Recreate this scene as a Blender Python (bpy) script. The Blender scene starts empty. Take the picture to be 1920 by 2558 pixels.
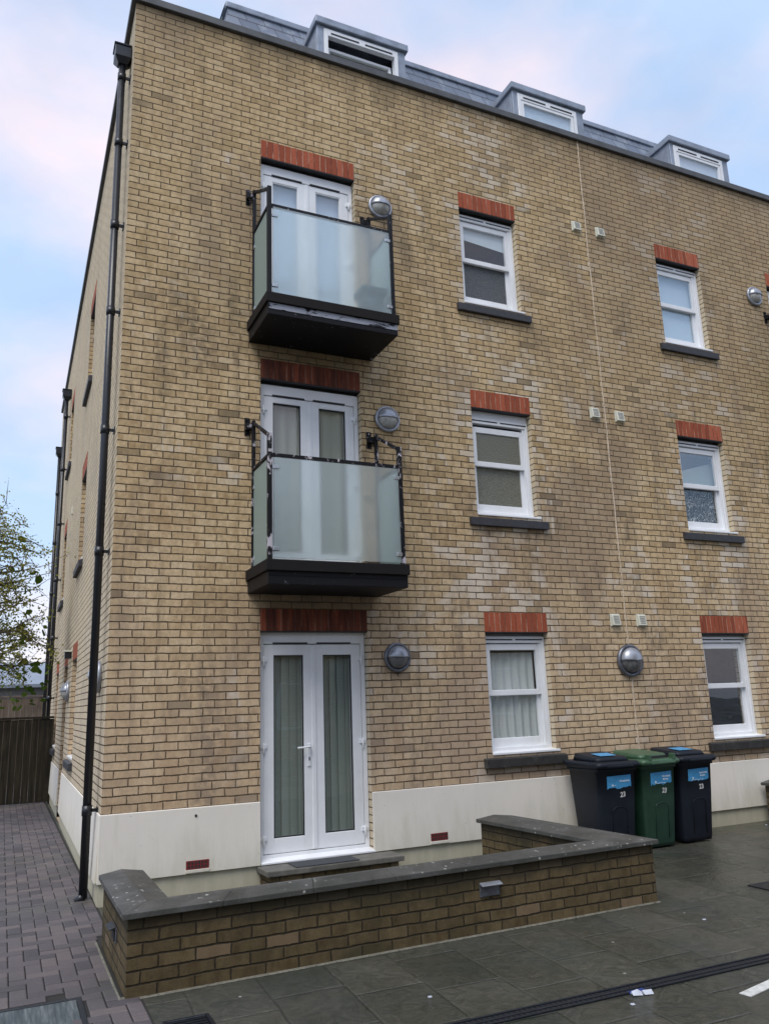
import bpy, bmesh, math, random
from mathutils import Vector, Matrix
R = math.radians
random.seed(7)
SC = bpy.context.scene
COL = SC.collection
GZ = -0.76            # ground level; z = 0 is the top of the rendered plinth

# ------------------------------------------------------------------ node helper
class NT:
    def __init__(s, name):
        s.m = bpy.data.materials.new(name); s.m.use_nodes = True
        s.t = s.m.node_tree; s.n = s.t.nodes; s.n.clear()
        s.out = s.n.new('ShaderNodeOutputMaterial')
    def add(s, typ, props=None, **inp):
        nd = s.n.new('ShaderNode' + typ)
        for k, v in (props or {}).items(): setattr(nd, k, v)
        for k, v in inp.items():
            sock = nd.inputs[int(k[1:])] if k[0] == 'i' and k[1:].isdigit() else nd.inputs[k.replace('_', ' ')]
            s.put(sock, v)
        return nd
    def put(s, sock, v):
        if isinstance(v, bpy.types.Node): v = v.outputs[0]
        if isinstance(v, bpy.types.NodeSocket): s.t.links.new(v, sock)
        else:
            if isinstance(v, (tuple, list)) and len(v) == 3 and sock.type == 'RGBA': v = (*v, 1)
            sock.default_value = v
    def math(s, op, a, b=0.0, c=0.0, clamp=False):
        nd = s.n.new('ShaderNodeMath'); nd.operation = op; nd.use_clamp = clamp
        for i, v in enumerate((a, b, c)): s.put(nd.inputs[i], v)
        return nd.outputs[0]
    def mix(s, f, a, b, blend='MIX'):
        nd = s.n.new('ShaderNodeMix'); nd.data_type = 'RGBA'; nd.blend_type = blend
        s.put(nd.inputs[0], f); s.put(nd.inputs[6], a); s.put(nd.inputs[7], b)
        return nd.outputs[2]
    def ramp(s, f, stops, interp='LINEAR'):
        nd = s.n.new('ShaderNodeValToRGB'); cr = nd.color_ramp; cr.interpolation = interp
        while len(cr.elements) > 1: cr.elements.remove(cr.elements[0])
        first = True
        for p, c in stops:
            if not isinstance(c, (tuple, list)): c = (c, c, c)
            e = cr.elements[0] if first else cr.elements.new(p)
            first = False
            e.position = p; e.color = (*c, 1)
        s.put(nd.inputs[0], f)
        return nd.outputs[0]
    def sstep(s, v, a, b):
        nd = s.n.new('ShaderNodeMapRange'); nd.interpolation_type = 'SMOOTHSTEP'
        s.put(nd.inputs[0], v); nd.inputs[1].default_value = a; nd.inputs[2].default_value = b
        return nd.outputs[0]
    def noise(s, vec, scale, detail=3, rough=.55, dist=0.0):
        nd = s.n.new('ShaderNodeTexNoise')
        s.put(nd.inputs['Vector'], vec); nd.inputs['Scale'].default_value = scale
        nd.inputs['Detail'].default_value = detail; nd.inputs['Roughness'].default_value = rough
        nd.inputs['Distortion'].default_value = dist
        return nd.outputs[0]
    def pos(s): return s.add('NewGeometry').outputs['Position']
    def obj(s): return s.add('TexCoord').outputs['Object']
    def comb(s, x, y, z):
        nd = s.n.new('ShaderNodeCombineXYZ')
        for i, v in enumerate((x, y, z)): s.put(nd.inputs[i], v)
        return nd.outputs[0]
    def scalev(s, v, k):
        nd = s.n.new('ShaderNodeVectorMath'); nd.operation = 'MULTIPLY'
        s.put(nd.inputs[0], v); nd.inputs[1].default_value = k
        return nd.outputs[0]
    def bump(s, h, dist=.01, strength=1.0):
        nd = s.n.new('ShaderNodeBump'); s.put(nd.inputs['Height'], h)
        nd.inputs['Distance'].default_value = dist; nd.inputs['Strength'].default_value = strength
        return nd.outputs[0]
    def pbr(s, color, rough=.6, metal=0.0, normal=None, **kw):
        nd = s.n.new('ShaderNodeBsdfPrincipled')
        s.put(nd.inputs['Base Color'], color); s.put(nd.inputs['Roughness'], rough)
        s.put(nd.inputs['Metallic'], metal)
        if normal is not None: s.put(nd.inputs['Normal'], normal)
        for k, v in kw.items(): s.put(nd.inputs[k.replace('_', ' ')], v)
        s.t.links.new(nd.outputs[0], s.out.inputs[0])
        return nd
    def schlick(s, f0, normal=None, k=1.0):
        g = s.n.new('ShaderNodeNewGeometry'); d = s.n.new('ShaderNodeVectorMath'); d.operation = 'DOT_PRODUCT'
        s.put(d.inputs[0], g.outputs['Incoming']); s.put(d.inputs[1], normal if normal is not None else g.outputs['Normal'])
        c = s.math('SUBTRACT', 1, s.math('ABSOLUTE', d.outputs['Value'], clamp=True))
        return s.math('MULTIPLY', s.math('ADD', f0, s.math('MULTIPLY', s.math('POWER', c, 5), 1 - f0)), k, clamp=True)
    def done(s, shader=None):
        if shader is not None: s.put(s.out.inputs[0], shader)
        return s.m

def wall_uv(n):
    """u runs along whichever way the wall faces, w is height"""
    g = n.add('NewGeometry')
    sp = n.add('SeparateXYZ', Vector=g.outputs['Position']); nn = n.add('SeparateXYZ', Vector=g.outputs['True Normal'])
    side = n.math('GREATER_THAN', n.math('ABSOLUTE', nn.outputs[0]), .6)
    u = n.math('ADD', n.math('MULTIPLY', sp.outputs[0], n.math('SUBTRACT', 1, side)), n.math('MULTIPLY', n.math('ADD', sp.outputs[1], .1125), side))
    return u, sp.outputs[2], g.outputs['Position'], side, sp

def mat_brick(name, stops, mortar, L=.225, H=.075, joint=.0052, stain=True, zoff=0.0, dark=1.0):
    n = NT(name)
    u, z, P, side, sp = wall_uv(n)
    zr = n.math('DIVIDE', n.math('ADD', z, zoff + 15 * H), H)
    wob = n.math('MULTIPLY', n.math('SUBTRACT', n.noise(P, 7, 3), .5), .26)
    zr = n.math('ADD', zr, wob)
    row = n.math('FLOOR', zr)
    par = n.math('MODULO', row, 2)
    rj = n.add('TexWhiteNoise', {'noise_dimensions': '1D'}, W=row).outputs[0]
    uu = n.math('ADD', n.math('DIVIDE', u, L), n.math('ADD', n.math('MULTIPLY', par, .5), n.math('MULTIPLY', rj, .10)))
    uu = n.math('ADD', uu, n.math('MULTIPLY', n.math('SUBTRACT', n.noise(P, 13, 1), .5), .06))
    uu = n.math('ADD', uu, 200)
    colm = n.math('FLOOR', uu)
    fx = n.math('FRACT', uu); fz = n.math('FRACT', zr)
    dx = n.math('MULTIPLY', n.math('MINIMUM', fx, n.math('SUBTRACT', 1, fx)), L)
    dz = n.math('MULTIPLY', n.math('MINIMUM', fz, n.math('SUBTRACT', 1, fz)), H)
    d = n.math('MINIMUM', n.math('ADD', dx, .0012), dz)
    d = n.math('ADD', d, n.math('MULTIPLY', n.math('SUBTRACT', n.noise(P, 45, 4, .65), .5), .010))
    face = n.sstep(d, joint - .0034, joint + .0034)
    j2 = n.add('TexWhiteNoise', {'noise_dimensions': '2D'}, Vector=n.comb(n.math('ADD', colm, 91), row, 0)).outputs[0]
    face = n.math('MULTIPLY', face, n.math('SUBTRACT', 1, n.math('MULTIPLY', n.sstep(n.math('ADD', d, n.math('MULTIPLY', j2, -.0028)), joint, joint - .003), .45)))
    wn = n.add('TexWhiteNoise', {'noise_dimensions': '2D'}, Vector=n.comb(colm, row, 0))
    rnd = wn.outputs[0]
    big = n.noise(P, .55, 4, .6, .4)
    c = n.ramp(n.math('ADD', n.math('MULTIPLY', rnd, .46), n.math('ADD', n.math('MULTIPLY', n.sstep(big, .35, .66), .22), n.math('MULTIPLY', n.noise(P, 6, 4, .65), .32))), stops)
    # brick body: kiln marks along the brick, fine sand texture
    kiln = n.noise(n.comb(n.math('MULTIPLY', u, 14), n.math('ADD', n.math('MULTIPLY', z, 5), n.math('MULTIPLY', rnd, 50)), n.math('MULTIPLY', sp.outputs[1], 9)), 1.0, 3, .6)
    c = n.mix(n.sstep(kiln, .40, .8), c, n.mix(1, c, (.66, .60, .53), 'MULTIPLY'))
    sand = n.noise(P, 170, 3, .7)
    c = n.mix(1, c, n.ramp(sand, [(.25, .72), (.75, 1.22)]), 'MULTIPLY')
    c = n.mix(1, c, n.ramp(n.noise(P, 22, 4, .65), [(.28, .78), (.72, 1.2)]), 'MULTIPLY')
    # odd overburnt bricks
    odd = n.math('GREATER_THAN', n.add('TexWhiteNoise', {'noise_dimensions': '2D'}, Vector=n.comb(colm, n.math('ADD', row, 777), 0)).outputs[0], .968)
    c = n.mix(n.math('MULTIPLY', n.math('MULTIPLY', odd, n.sstep(n.noise(P, 1.1, 3), .40, .58)), .7), c, (.105, .085, .055))
    if stain:
        # weathering drifts: greyish and mauve patches, pale salts, soot below the coping
        drift = n.noise(n.scalev(P, (1, 1, .55)), .8, 5, .62, .8)
        c = n.mix(n.math('MULTIPLY', n.sstep(drift, .47, .66), .62), c, (.27, .20, .145))
        g2 = n.noise(n.scalev(P, (1.6, 1.6, .5)), 1.1, 5, .65, .5)
        c = n.mix(n.math('MULTIPLY', n.math('MULTIPLY', n.sstep(g2, .50, .68), n.sstep(n.noise(P, 12, 3), .3, .6)), .75), c, (.12, .095, .066))
        tall = n.noise(n.scalev(P, (1, 1, .6)), 1.3, 4, .65, 1.2)
        # salts bloom in drifts and on the brickwork next to the window jambs
        ex = n.math('MINIMUM', n.math('ABSOLUTE', n.math('SUBTRACT', sp.outputs[0], 4.56)), n.math('ABSOLUTE', n.math('SUBTRACT', sp.outputs[0], 7.904)))
        jam = n.math('MULTIPLY', n.sstep(ex, .82, .45), n.math('SUBTRACT', 1, side))
        lvl = n.math('ADD', tall, n.math('MULTIPLY', jam, .16))
        salt = n.math('MULTIPLY', n.sstep(lvl, .56, .72), n.sstep(rnd, .25, .8))
        c = n.mix(n.math('MULTIPLY', salt, .70), c, (.72, .66, .57))
        rusty = n.math('MULTIPLY', n.sstep(n.noise(n.scalev(P, (1.5, 1.5, .5)), 1.9, 4, .6, .5), .58, .70), .4)
        c = n.mix(rusty, c, (.34, .20, .085))
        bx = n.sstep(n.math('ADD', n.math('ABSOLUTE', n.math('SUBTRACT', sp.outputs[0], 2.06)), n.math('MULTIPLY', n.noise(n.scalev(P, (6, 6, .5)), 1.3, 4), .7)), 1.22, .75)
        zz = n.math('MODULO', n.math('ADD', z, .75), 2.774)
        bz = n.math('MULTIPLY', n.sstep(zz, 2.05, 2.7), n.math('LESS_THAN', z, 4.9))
        c = n.mix(n.math('MULTIPLY', n.math('MULTIPLY', bx, bz), n.math('MULTIPLY', n.math('SUBTRACT', 1, side), .6)), c, (.075, .058, .038))  # shade and drip stains under the balconies, painted in together
        # green black grime on the courses round the ground floor sills
        sx = n.sstep(n.math('ADD', ex, n.math('MULTIPLY', n.noise(P, 4, 3), .25)), .85, .55)
        sz = n.sstep(n.math('ABSOLUTE', n.math('SUBTRACT', z, .16)), .22, .06)
        c = n.mix(n.math('MULTIPLY', n.math('MULTIPLY', sx, sz), n.math('MULTIPLY', n.math('SUBTRACT', 1, side), .6)), c, (.07, .062, .04))
        soot = n.math('MULTIPLY', n.sstep(n.math('ADD', z, n.math('MULTIPLY', n.noise(n.scalev(P, (1.4, 1.4, .3)), 2.2, 4), 1.1)), 8.80, 9.5), .72)
        run = n.noise(n.scalev(P, (5, 5, .22)), 1.4, 5, .62)
        c = n.mix(n.math('MULTIPLY', n.sstep(run, .54, .72), .34), c, (.16, .12, .078))
        c = n.mix(soot, c, (.085, .068, .05))
        damp = n.math('MULTIPLY', n.sstep(n.math('ADD', z, n.math('MULTIPLY', n.noise(P, 3.2, 4), .5)), .42, .1), .25)
        c = n.mix(damp, c, (.12, .09, .045))
        # two bays were laid from different batches either side of the movement joint
        bay = n.math('MULTIPLY', n.math('GREATER_THAN', sp.outputs[0], 6.213), n.sstep(z, 2.5, 8.0))
        c = n.mix(n.math('MULTIPLY', bay, .50), c, (.235, .172, .128))
        up = n.math('MULTIPLY', n.sstep(n.math('ADD', z, n.math('MULTIPLY', n.noise(P, .5, 3), 2.5)), 3.6, 8.2), .30)
        c = n.mix(up, c, (.43, .32, .165))
        lowp = n.math('MULTIPLY', n.sstep(n.math('ADD', z, n.math('MULTIPLY', n.noise(P, .6, 3), 2.0)), 4.6, 1.0), .36)
        c = n.mix(lowp, c, (.60, .45, .335))
        c = n.mix(n.math('MULTIPLY', side, .55), c, (.68, .61, .46))  # side wall lightened in its colour to imitate the brighter light from the left
    else:
        alg = n.noise(n.scalev(P, (1, 1, 1.6)), 1.7, 5, .6, .5)
        c = n.mix(n.math('MULTIPLY', n.sstep(alg, .42, .70), .72), c, (.04, .037, .019))
        lt = n.math('GREATER_THAN', n.add('TexWhiteNoise', {'noise_dimensions': '2D'}, Vector=n.comb(colm, n.math('ADD', row, 333), 0)).outputs[0], .955)
        c = n.mix(n.math('MULTIPLY', lt, .45), c, (.25, .18, .115))
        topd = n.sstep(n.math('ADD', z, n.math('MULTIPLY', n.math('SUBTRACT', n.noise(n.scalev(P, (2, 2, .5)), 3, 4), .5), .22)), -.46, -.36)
        c = n.mix(n.math('MULTIPLY', topd, .6), c, (.035, .032, .022))  # shade and staining below the coping painted into the top course
    mo = n.mix(n.math('MULTIPLY', n.noise(P, 5, 3), .9), mortar, tuple(x * .55 for x in mortar))
    c = n.mix(face, mo, c)
    if dark != 1: c = n.mix(1, c, (dark,) * 3, 'MULTIPLY')
    h = n.math('ADD', face, n.math('MULTIPLY', sand, .40))
    h = n.math('ADD', h, n.math('MULTIPLY', n.math('SUBTRACT', rnd, .5), .25))
    n.pbr(c, n.math('SUBTRACT', .95, n.math('MULTIPLY', rnd, .1)), normal=n.bump(h, .009, .95), Specular_IOR_Level=.25)
    return n.done()

def mat_lintel(name, balcony_shade=0.0):
    n = NT(name)
    u, z, P, side, sp = wall_uv(n)
    ux = n.math('ADD', n.math('DIVIDE', n.math('SUBTRACT', u, 1.4625), .0737), 100)
    ux = n.math('ADD', ux, n.math('MULTIPLY', n.math('SUBTRACT', n.noise(P, 6, 1), .5), .16))
    f = n.math('FRACT', ux); idx = n.math('FLOOR', ux)
    d = n.math('MULTIPLY', n.math('MINIMUM', f, n.math('SUBTRACT', 1, f)), .0737)
    d = n.math('ADD', d, n.math('MULTIPLY', n.math('SUBTRACT', n.noise(P, 50, 3), .5), .007))
    face = n.sstep(d, .0028, .0058)
    w = n.add('TexWhiteNoise', {'noise_dimensions': '1D'}, W=idx).outputs[0]
    c = n.ramp(w, [(0, (.27, .070, .036)), (.5, (.36, .092, .046)), (1, (.44, .125, .066))])
    c = n.mix(1, c, n.ramp(n.noise(P, 90, 3), [(.25, .7), (.75, 1.2)]), 'MULTIPLY')
    mo = n.mix(n.sstep(n.noise(n.scalev(P, (9, 9, 2)), 1.5, 3), .40, .62), (.12, .042, .03), (.50, .31, .22))
    c = n.mix(face, mo, c)
    if balcony_shade: c = n.mix(n.math('MULTIPLY', n.sstep(n.noise(n.scalev(P, (7, 7, .8)), 1.5, 5, .65, .5), .28, .60), balcony_shade), c, (.045, .022, .018))  # shade under a balcony painted in as dark noise streaks
    n.pbr(c, .9, normal=n.bump(n.math('ADD', face, n.math('MULTIPLY', n.noise(P, 150, 2), .2)), .004, .6), Specular_IOR_Level=.25)
    return n.done()

def mat_render(name, base, low):
    n = NT(name); P = n.pos(); sp = n.add('SeparateXYZ', Vector=P)
    big = n.noise(P, 1.4, 4, .6)
    c = n.mix(n.math('MULTIPLY', n.sstep(big, .35, .7), .35), base, tuple(x * .86 for x in base))
    dirt = n.math('ADD', n.math('MULTIPLY', sp.outputs[2], -1.15), n.math('MULTIPLY', n.math('SUBTRACT', n.noise(n.scalev(P, (3, 3, .7)), 2.2, 5, .65), .5), 1.3))
    c = n.mix(n.math('MULTIPLY', n.sstep(dirt, .2, 1.0), .55), c, low)
    spots = n.noise(P, 24, 3, .7)
    c = n.mix(n.math('MULTIPLY', n.sstep(spots, .68, .76), .5), c, (.16, .14, .10))
    streak = n.noise(n.scalev(P, (7, 7, .35)), 1.6, 4, .6)
    c = n.mix(n.math('MULTIPLY', n.sstep(streak, .55, .78), .14), c, (.30, .30, .22))
    n.pbr(c, .85, normal=n.bump(n.noise(P, 130, 3), .002, .5), Specular_IOR_Level=.25)
    return n.done()

def mat_plain(name, base, rough=.5, metal=0.0, var=.15, scale=14, bump=0.0, spec=.5, dirt=None, dirt_amt=.5):
    n = NT(name); P = n.pos()
    ns = n.noise(P, scale, 4, .6)
    c = n.mix(1, base, n.ramp(ns, [(.3, 1 - var), (.7, 1 + var)]), 'MULTIPLY')
    if dirt:
        c = n.mix(n.math('MULTIPLY', n.sstep(n.noise(n.scalev(P, (1, 1, .5)), scale * .35, 5, .65, .6), .5, .72), dirt_amt), c, dirt)
    r = n.math('ADD', rough, n.math('MULTIPLY', n.math('SUBTRACT', ns, .5), .2), clamp=True)
    nm = n.bump(n.noise(P, scale * 8, 3, .6), .003, bump) if bump else None
    n.pbr(c, r, metal, nm, Specular_IOR_Level=spec)
    return n.done()

def mat_peel(name, base, under, thr=.6, sc=13, st=(1, 1, .6)):
    n = NT(name); P = n.pos()
    f = n.sstep(n.noise(n.scalev(P, st), sc, 6, .72, .5), thr, thr + .035)
    c = n.mix(f, base, under)
    n.pbr(c, n.math('ADD', .55, n.math('MULTIPLY', f, .3)), normal=n.bump(n.math('MULTIPLY', f, -1.0), .003, .6), Specular_IOR_Level=.22)
    return n.done()

def mat_glass(name, tint=(1, 1, 1), boost=1.0, warp=0.004):
    n = NT(name); P = n.pos()
    nm = n.bump(n.noise(P, 1.6, 2), warp, .5)
    f = n.schlick(.05 * boost, nm)
    tr = n.add('BsdfTransparent', Color=(*tint, 1))
    gl = n.add('BsdfGlossy', {'distribution': 'GGX'}, Color=(.93, .97, 1, 1), Roughness=.012, Normal=nm)
    sh = n.add('MixShader', i0=f, i1=tr, i2=gl)
    return n.done(sh)

def mat_obscure(name, dark, light, scale=46):
    n = NT(name); P = n.pos()
    v = n.add('TexVoronoi', Vector=P, Scale=scale).outputs[0]
    ns = n.noise(P, scale * 1.2, 3, .7)
    c = n.mix(n.sstep(ns, .42, .72), dark, light)
    nm = n.bump(n.math('ADD', v, ns), .007, .7)
    n.pbr(c, .16, normal=nm, Specular_IOR_Level=.7)
    return n.done()

def mat_frost(name, tint=(.94, .99, 1.0), body_amt=.17, refl=2.2):
    n = NT(name); P = n.pos()
    sp = n.add('SeparateXYZ', Vector=P)
    grime = n.noise(n.scalev(P, (3, 3, 1)), 2.4, 5, .65, .6)
    col = n.mix(n.math('MULTIPLY', n.sstep(grime, .55, .78), .25), tint, (.66, .67, .62))
    nm = n.bump(n.noise(P, 220, 2, .6), .002, .3)
    rf = n.add('BsdfRefraction', {'distribution': 'GGX'}, Color=col, Roughness=.25, IOR=1.16, Normal=nm)
    tl = n.add('BsdfTranslucent', Color=col, Normal=nm)
    df = n.add('BsdfDiffuse', Color=n.mix(1, col, (.92, .98, 1.0), 'MULTIPLY'), Normal=nm)
    gl = n.add('BsdfGlossy', {'distribution': 'GGX'}, Color=(.95, 1, 1, 1), Roughness=.28, Normal=nm)
    body = n.add('MixShader', i0=.5, i1=tl, i2=df)
    a = n.add('MixShader', i0=body_amt, i1=rf, i2=body)
    lw = n.schlick(.045)
    b = n.add('MixShader', i0=n.math('MULTIPLY', lw, refl, clamp=True), i1=a, i2=gl)
    return n.done(b)

def mat_slate(name):
    n = NT(name); P = n.pos()
    sp = n.add('SeparateXYZ', Vector=P)
    zr = n.math('DIVIDE', n.math('ADD', sp.outputs[2], 2), .19)
    row = n.math('FLOOR', zr)
    uu = n.math('ADD', n.math('DIVIDE', n.math('ADD', sp.outputs[0], sp.outputs[1]), .25), n.math('MULTIPLY', n.math('MODULO', row, 2), .5))
    fx = n.math('FRACT', uu); fz = n.math('FRACT', zr)
    gap = n.math('MAXIMUM', n.math('LESS_THAN', fx, .045), n.math('LESS_THAN', fz, .09))
    w = n.add('TexWhiteNoise', {'noise_dimensions': '2D'}, Vector=n.comb(n.math('FLOOR', uu), row, 0)).outputs[0]
    c = n.ramp(w, [(0, (.10, .125, .17)), (.6, (.14, .17, .225)), (1, (.19, .225, .28))])
    c = n.mix(n.math('MULTIPLY', n.sstep(n.noise(P, 6, 4), .55, .7), .4), c, (.34, .38, .43))
    c = n.mix(gap, c, (.03, .035, .045))
    h = n.math('ADD', n.math('MULTIPLY', fz, -1), n.math('MULTIPLY', w, .4))
    n.pbr(c, n.math('ADD', .3, n.math('MULTIPLY', w, .2)), normal=n.bump(h, .01, .7), Specular_IOR_Level=.6)
    return n.done()

def mat_flags(name):
    n = NT(name); P = n.pos(); sp = n.add('SeparateXYZ', Vector=P)
    x = n.math('ADD', sp.outputs[0], n.math('MULTIPLY', sp.outputs[1], -.06)); y = sp.outputs[1]
    x = n.math('ADD', x, n.math('MULTIPLY', n.math('SUBTRACT', n.noise(P, 3, 2), .5), .03))
    y = n.math('ADD', y, n.math('MULTIPLY', n.math('SUBTRACT', n.noise(P, 2.6, 2), .5), .03))
    cx = n.math('ADD', n.math('DIVIDE', x, .45), 100.1); ix = n.math('FLOOR', cx); fx = n.math('FRACT', cx)
    sh = n.add('TexWhiteNoise', {'noise_dimensions': '1D'}, W=ix).outputs[0]
    cy = n.math('ADD', n.math('ADD', n.math('DIVIDE', y, .62), sh), 100); iy = n.math('FLOOR', cy); fy = n.math('FRACT', cy)
    d = n.math('MINIMUM', n.math('MULTIPLY', n.math('MINIMUM', fx, n.math('SUBTRACT', 1, fx)), .45), n.math('MULTIPLY', n.math('MINIMUM', fy, n.math('SUBTRACT', 1, fy)), .62))
    face = n.sstep(d, .001, .016)
    w = n.add('TexWhiteNoise', {'noise_dimensions': '2D'}, Vector=n.comb(ix, iy, 0)).outputs[0]
    riv = n.noise(P, 5.5, 7, .66, 3.0)
    c = n.ramp(n.math('ADD', n.math('MULTIPLY', w, .14), n.math('MULTIPLY', riv, .78)), [(.26, (.026, .031, .026)), (.46, (.052, .054, .043)), (.58, (.072, .071, .057)), (.76, (.125, .12, .10))])
    wear = n.noise(P, .9, 5, .62, .8)
    c = n.mix(n.math('MULTIPLY', n.sstep(wear, .46, .7), .55), c, (.072, .066, .049))
    alg = n.noise(P, 1.4, 5, .6, .4)
    c = n.mix(n.math('MULTIPLY', n.sstep(alg, .5, .68), .45), c, (.032, .042, .032))
    jn = n.mix(n.sstep(n.noise(P, 2.3, 4), .50, .66), (.030, .031, .026), (.15, .145, .125))
    jv = n.math('ADD', face, n.math('ADD', .25, n.sstep(n.noise(P, 1.9, 4, .6), .60, .44)), clamp=True)
    c = n.mix(jv, jn, c)
    gum = n.add('TexVoronoi', Vector=P, Scale=2.6).outputs[0]
    c = n.mix(n.sstep(gum, .034, .018), c, (.34, .34, .32))
    fl = n.noise(P, 11, 6, .75, 1.0)
    c = n.mix(n.math('MULTIPLY', n.sstep(fl, .66, .78), .35), c, (.20, .195, .175))
    wet = n.sstep(n.noise(P, .75, 4, .6), .42, .62)
    rough = n.math('SUBTRACT', .52, n.math('MULTIPLY', wet, .34))
    h = n.math('ADD', n.math('MULTIPLY', face, .55), riv)
    h = n.math('ADD', h, n.math('MULTIPLY', n.noise(P, 55, 3), .15))
    n.pbr(c, rough, normal=n.bump(h, .016, .9), Specular_IOR_Level=.5)
    return n.done()

def mat_paver(name):
    n = NT(name); g = n.add('NewGeometry'); P = g.outputs['Position']; w = g.outputs['Random Per Island']
    c = n.ramp(w, [(0, (.062, .055, .060)), (.35, (.086, .075, .080)), (.7, (.107, .092, .095)), (1, (.133, .111, .106))])
    c = n.mix(1, c, n.ramp(n.noise(P, 120, 3, .7), [(.25, .7), (.75, 1.25)]), 'MULTIPLY')
    c = n.mix(n.math('MULTIPLY', n.sstep(n.noise(P, 1.2, 5, .6), .46, .68), .5), c, (.058, .060, .052))
    c = n.mix(n.math('MULTIPLY', n.sstep(n.noise(P, 7, 4, .7), .66, .74), .5), c, (.17, .16, .15))
    n.pbr(c, n.math('SUBTRACT', .72, n.math('MULTIPLY', n.sstep(n.noise(P, .8, 4), .4, .65), .25)), normal=n.bump(n.noise(P, 160, 3), .003, .7), Specular_IOR_Level=.45)
    return n.done()

def mat_wood(name, a, b, scale=1.0):
    n = NT(name); P = n.pos()
    g = n.noise(n.scalev(P, (14 * scale, 14 * scale, .8)), 2.0, 5, .65)
    c = n.mix(n.sstep(g, .3, .7), a, b)
    c = n.mix(n.math('MULTIPLY', n.sstep(n.noise(P, 2.3, 4), .5, .7), .4), c, tuple(x * .5 for x in a))
    n.pbr(c, .85, normal=n.bump(g, .004, .6), Specular_IOR_Level=.25)
    return n.done()

def mat_leaf(name, a, b, c2):
    n = NT(name); g = n.add('NewGeometry')
    col = n.ramp(g.outputs['Random Per Island'], [(0, a), (.5, b), (.85, b), (1, c2)])
    df = n.add('BsdfDiffuse', Color=col); tl = n.add('BsdfTranslucent', Color=n.mix(1, col, (1.2, 1.3, .7), 'MULTIPLY'))
    return n.done(n.add('MixShader', i0=.4, i1=df, i2=tl))

def mat_cloth(name, base, trans=.35):
    n = NT(name); P = n.pos()
    c = n.mix(1, base, n.ramp(n.noise(P, 260, 2), [(.3, .9), (.7, 1.06)]), 'MULTIPLY')
    df = n.add('BsdfDiffuse', Color=c); tl = n.add('BsdfTranslucent', Color=c)
    return n.done(n.add('MixShader', i0=trans, i1=df, i2=tl))

def mat_print(name):
    n = NT(name); P = n.pos()
    sp = n.add('SeparateXYZ', Vector=P)
    w = n.noise(n.scalev(P, (1, 1, 1)), 6.0, 2, .6, 3.0)
    line = n.math('SUBTRACT', 1, n.sstep(n.math('ABSOLUTE', n.math('SUBTRACT', w, .5)), .004, .02))
    flo = n.sstep(n.noise(P, 16, 4, .7), .62, .7)
    c = n.mix(n.math('MULTIPLY', line, .95), (.030, .032, .038), (.85, .85, .85))
    c = n.mix(n.math('MULTIPLY', flo, .5), c, (.55, .55, .57))
    n.pbr(c, .9)
    return n.done()

def mat_galv(name):
    n = NT(name); P = n.pos()
    s1 = n.noise(n.scalev(P, (16, 1.2, 1)), 2.0, 5, .7)
    c = n.ramp(s1, [(.3, (.035, .045, .05)), (.5, (.08, .10, .105)), (.7, (.20, .22, .22))])
    n.pbr(c, .5, .25, n.bump(s1, .004, .5))
    return n.done()

# ------------------------------------------------------------------ mesh helper
def wloc(o):
    v = Vector((0, 0, 0))
    while o is not None: v += o.location; o = o.parent
    return v

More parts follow.
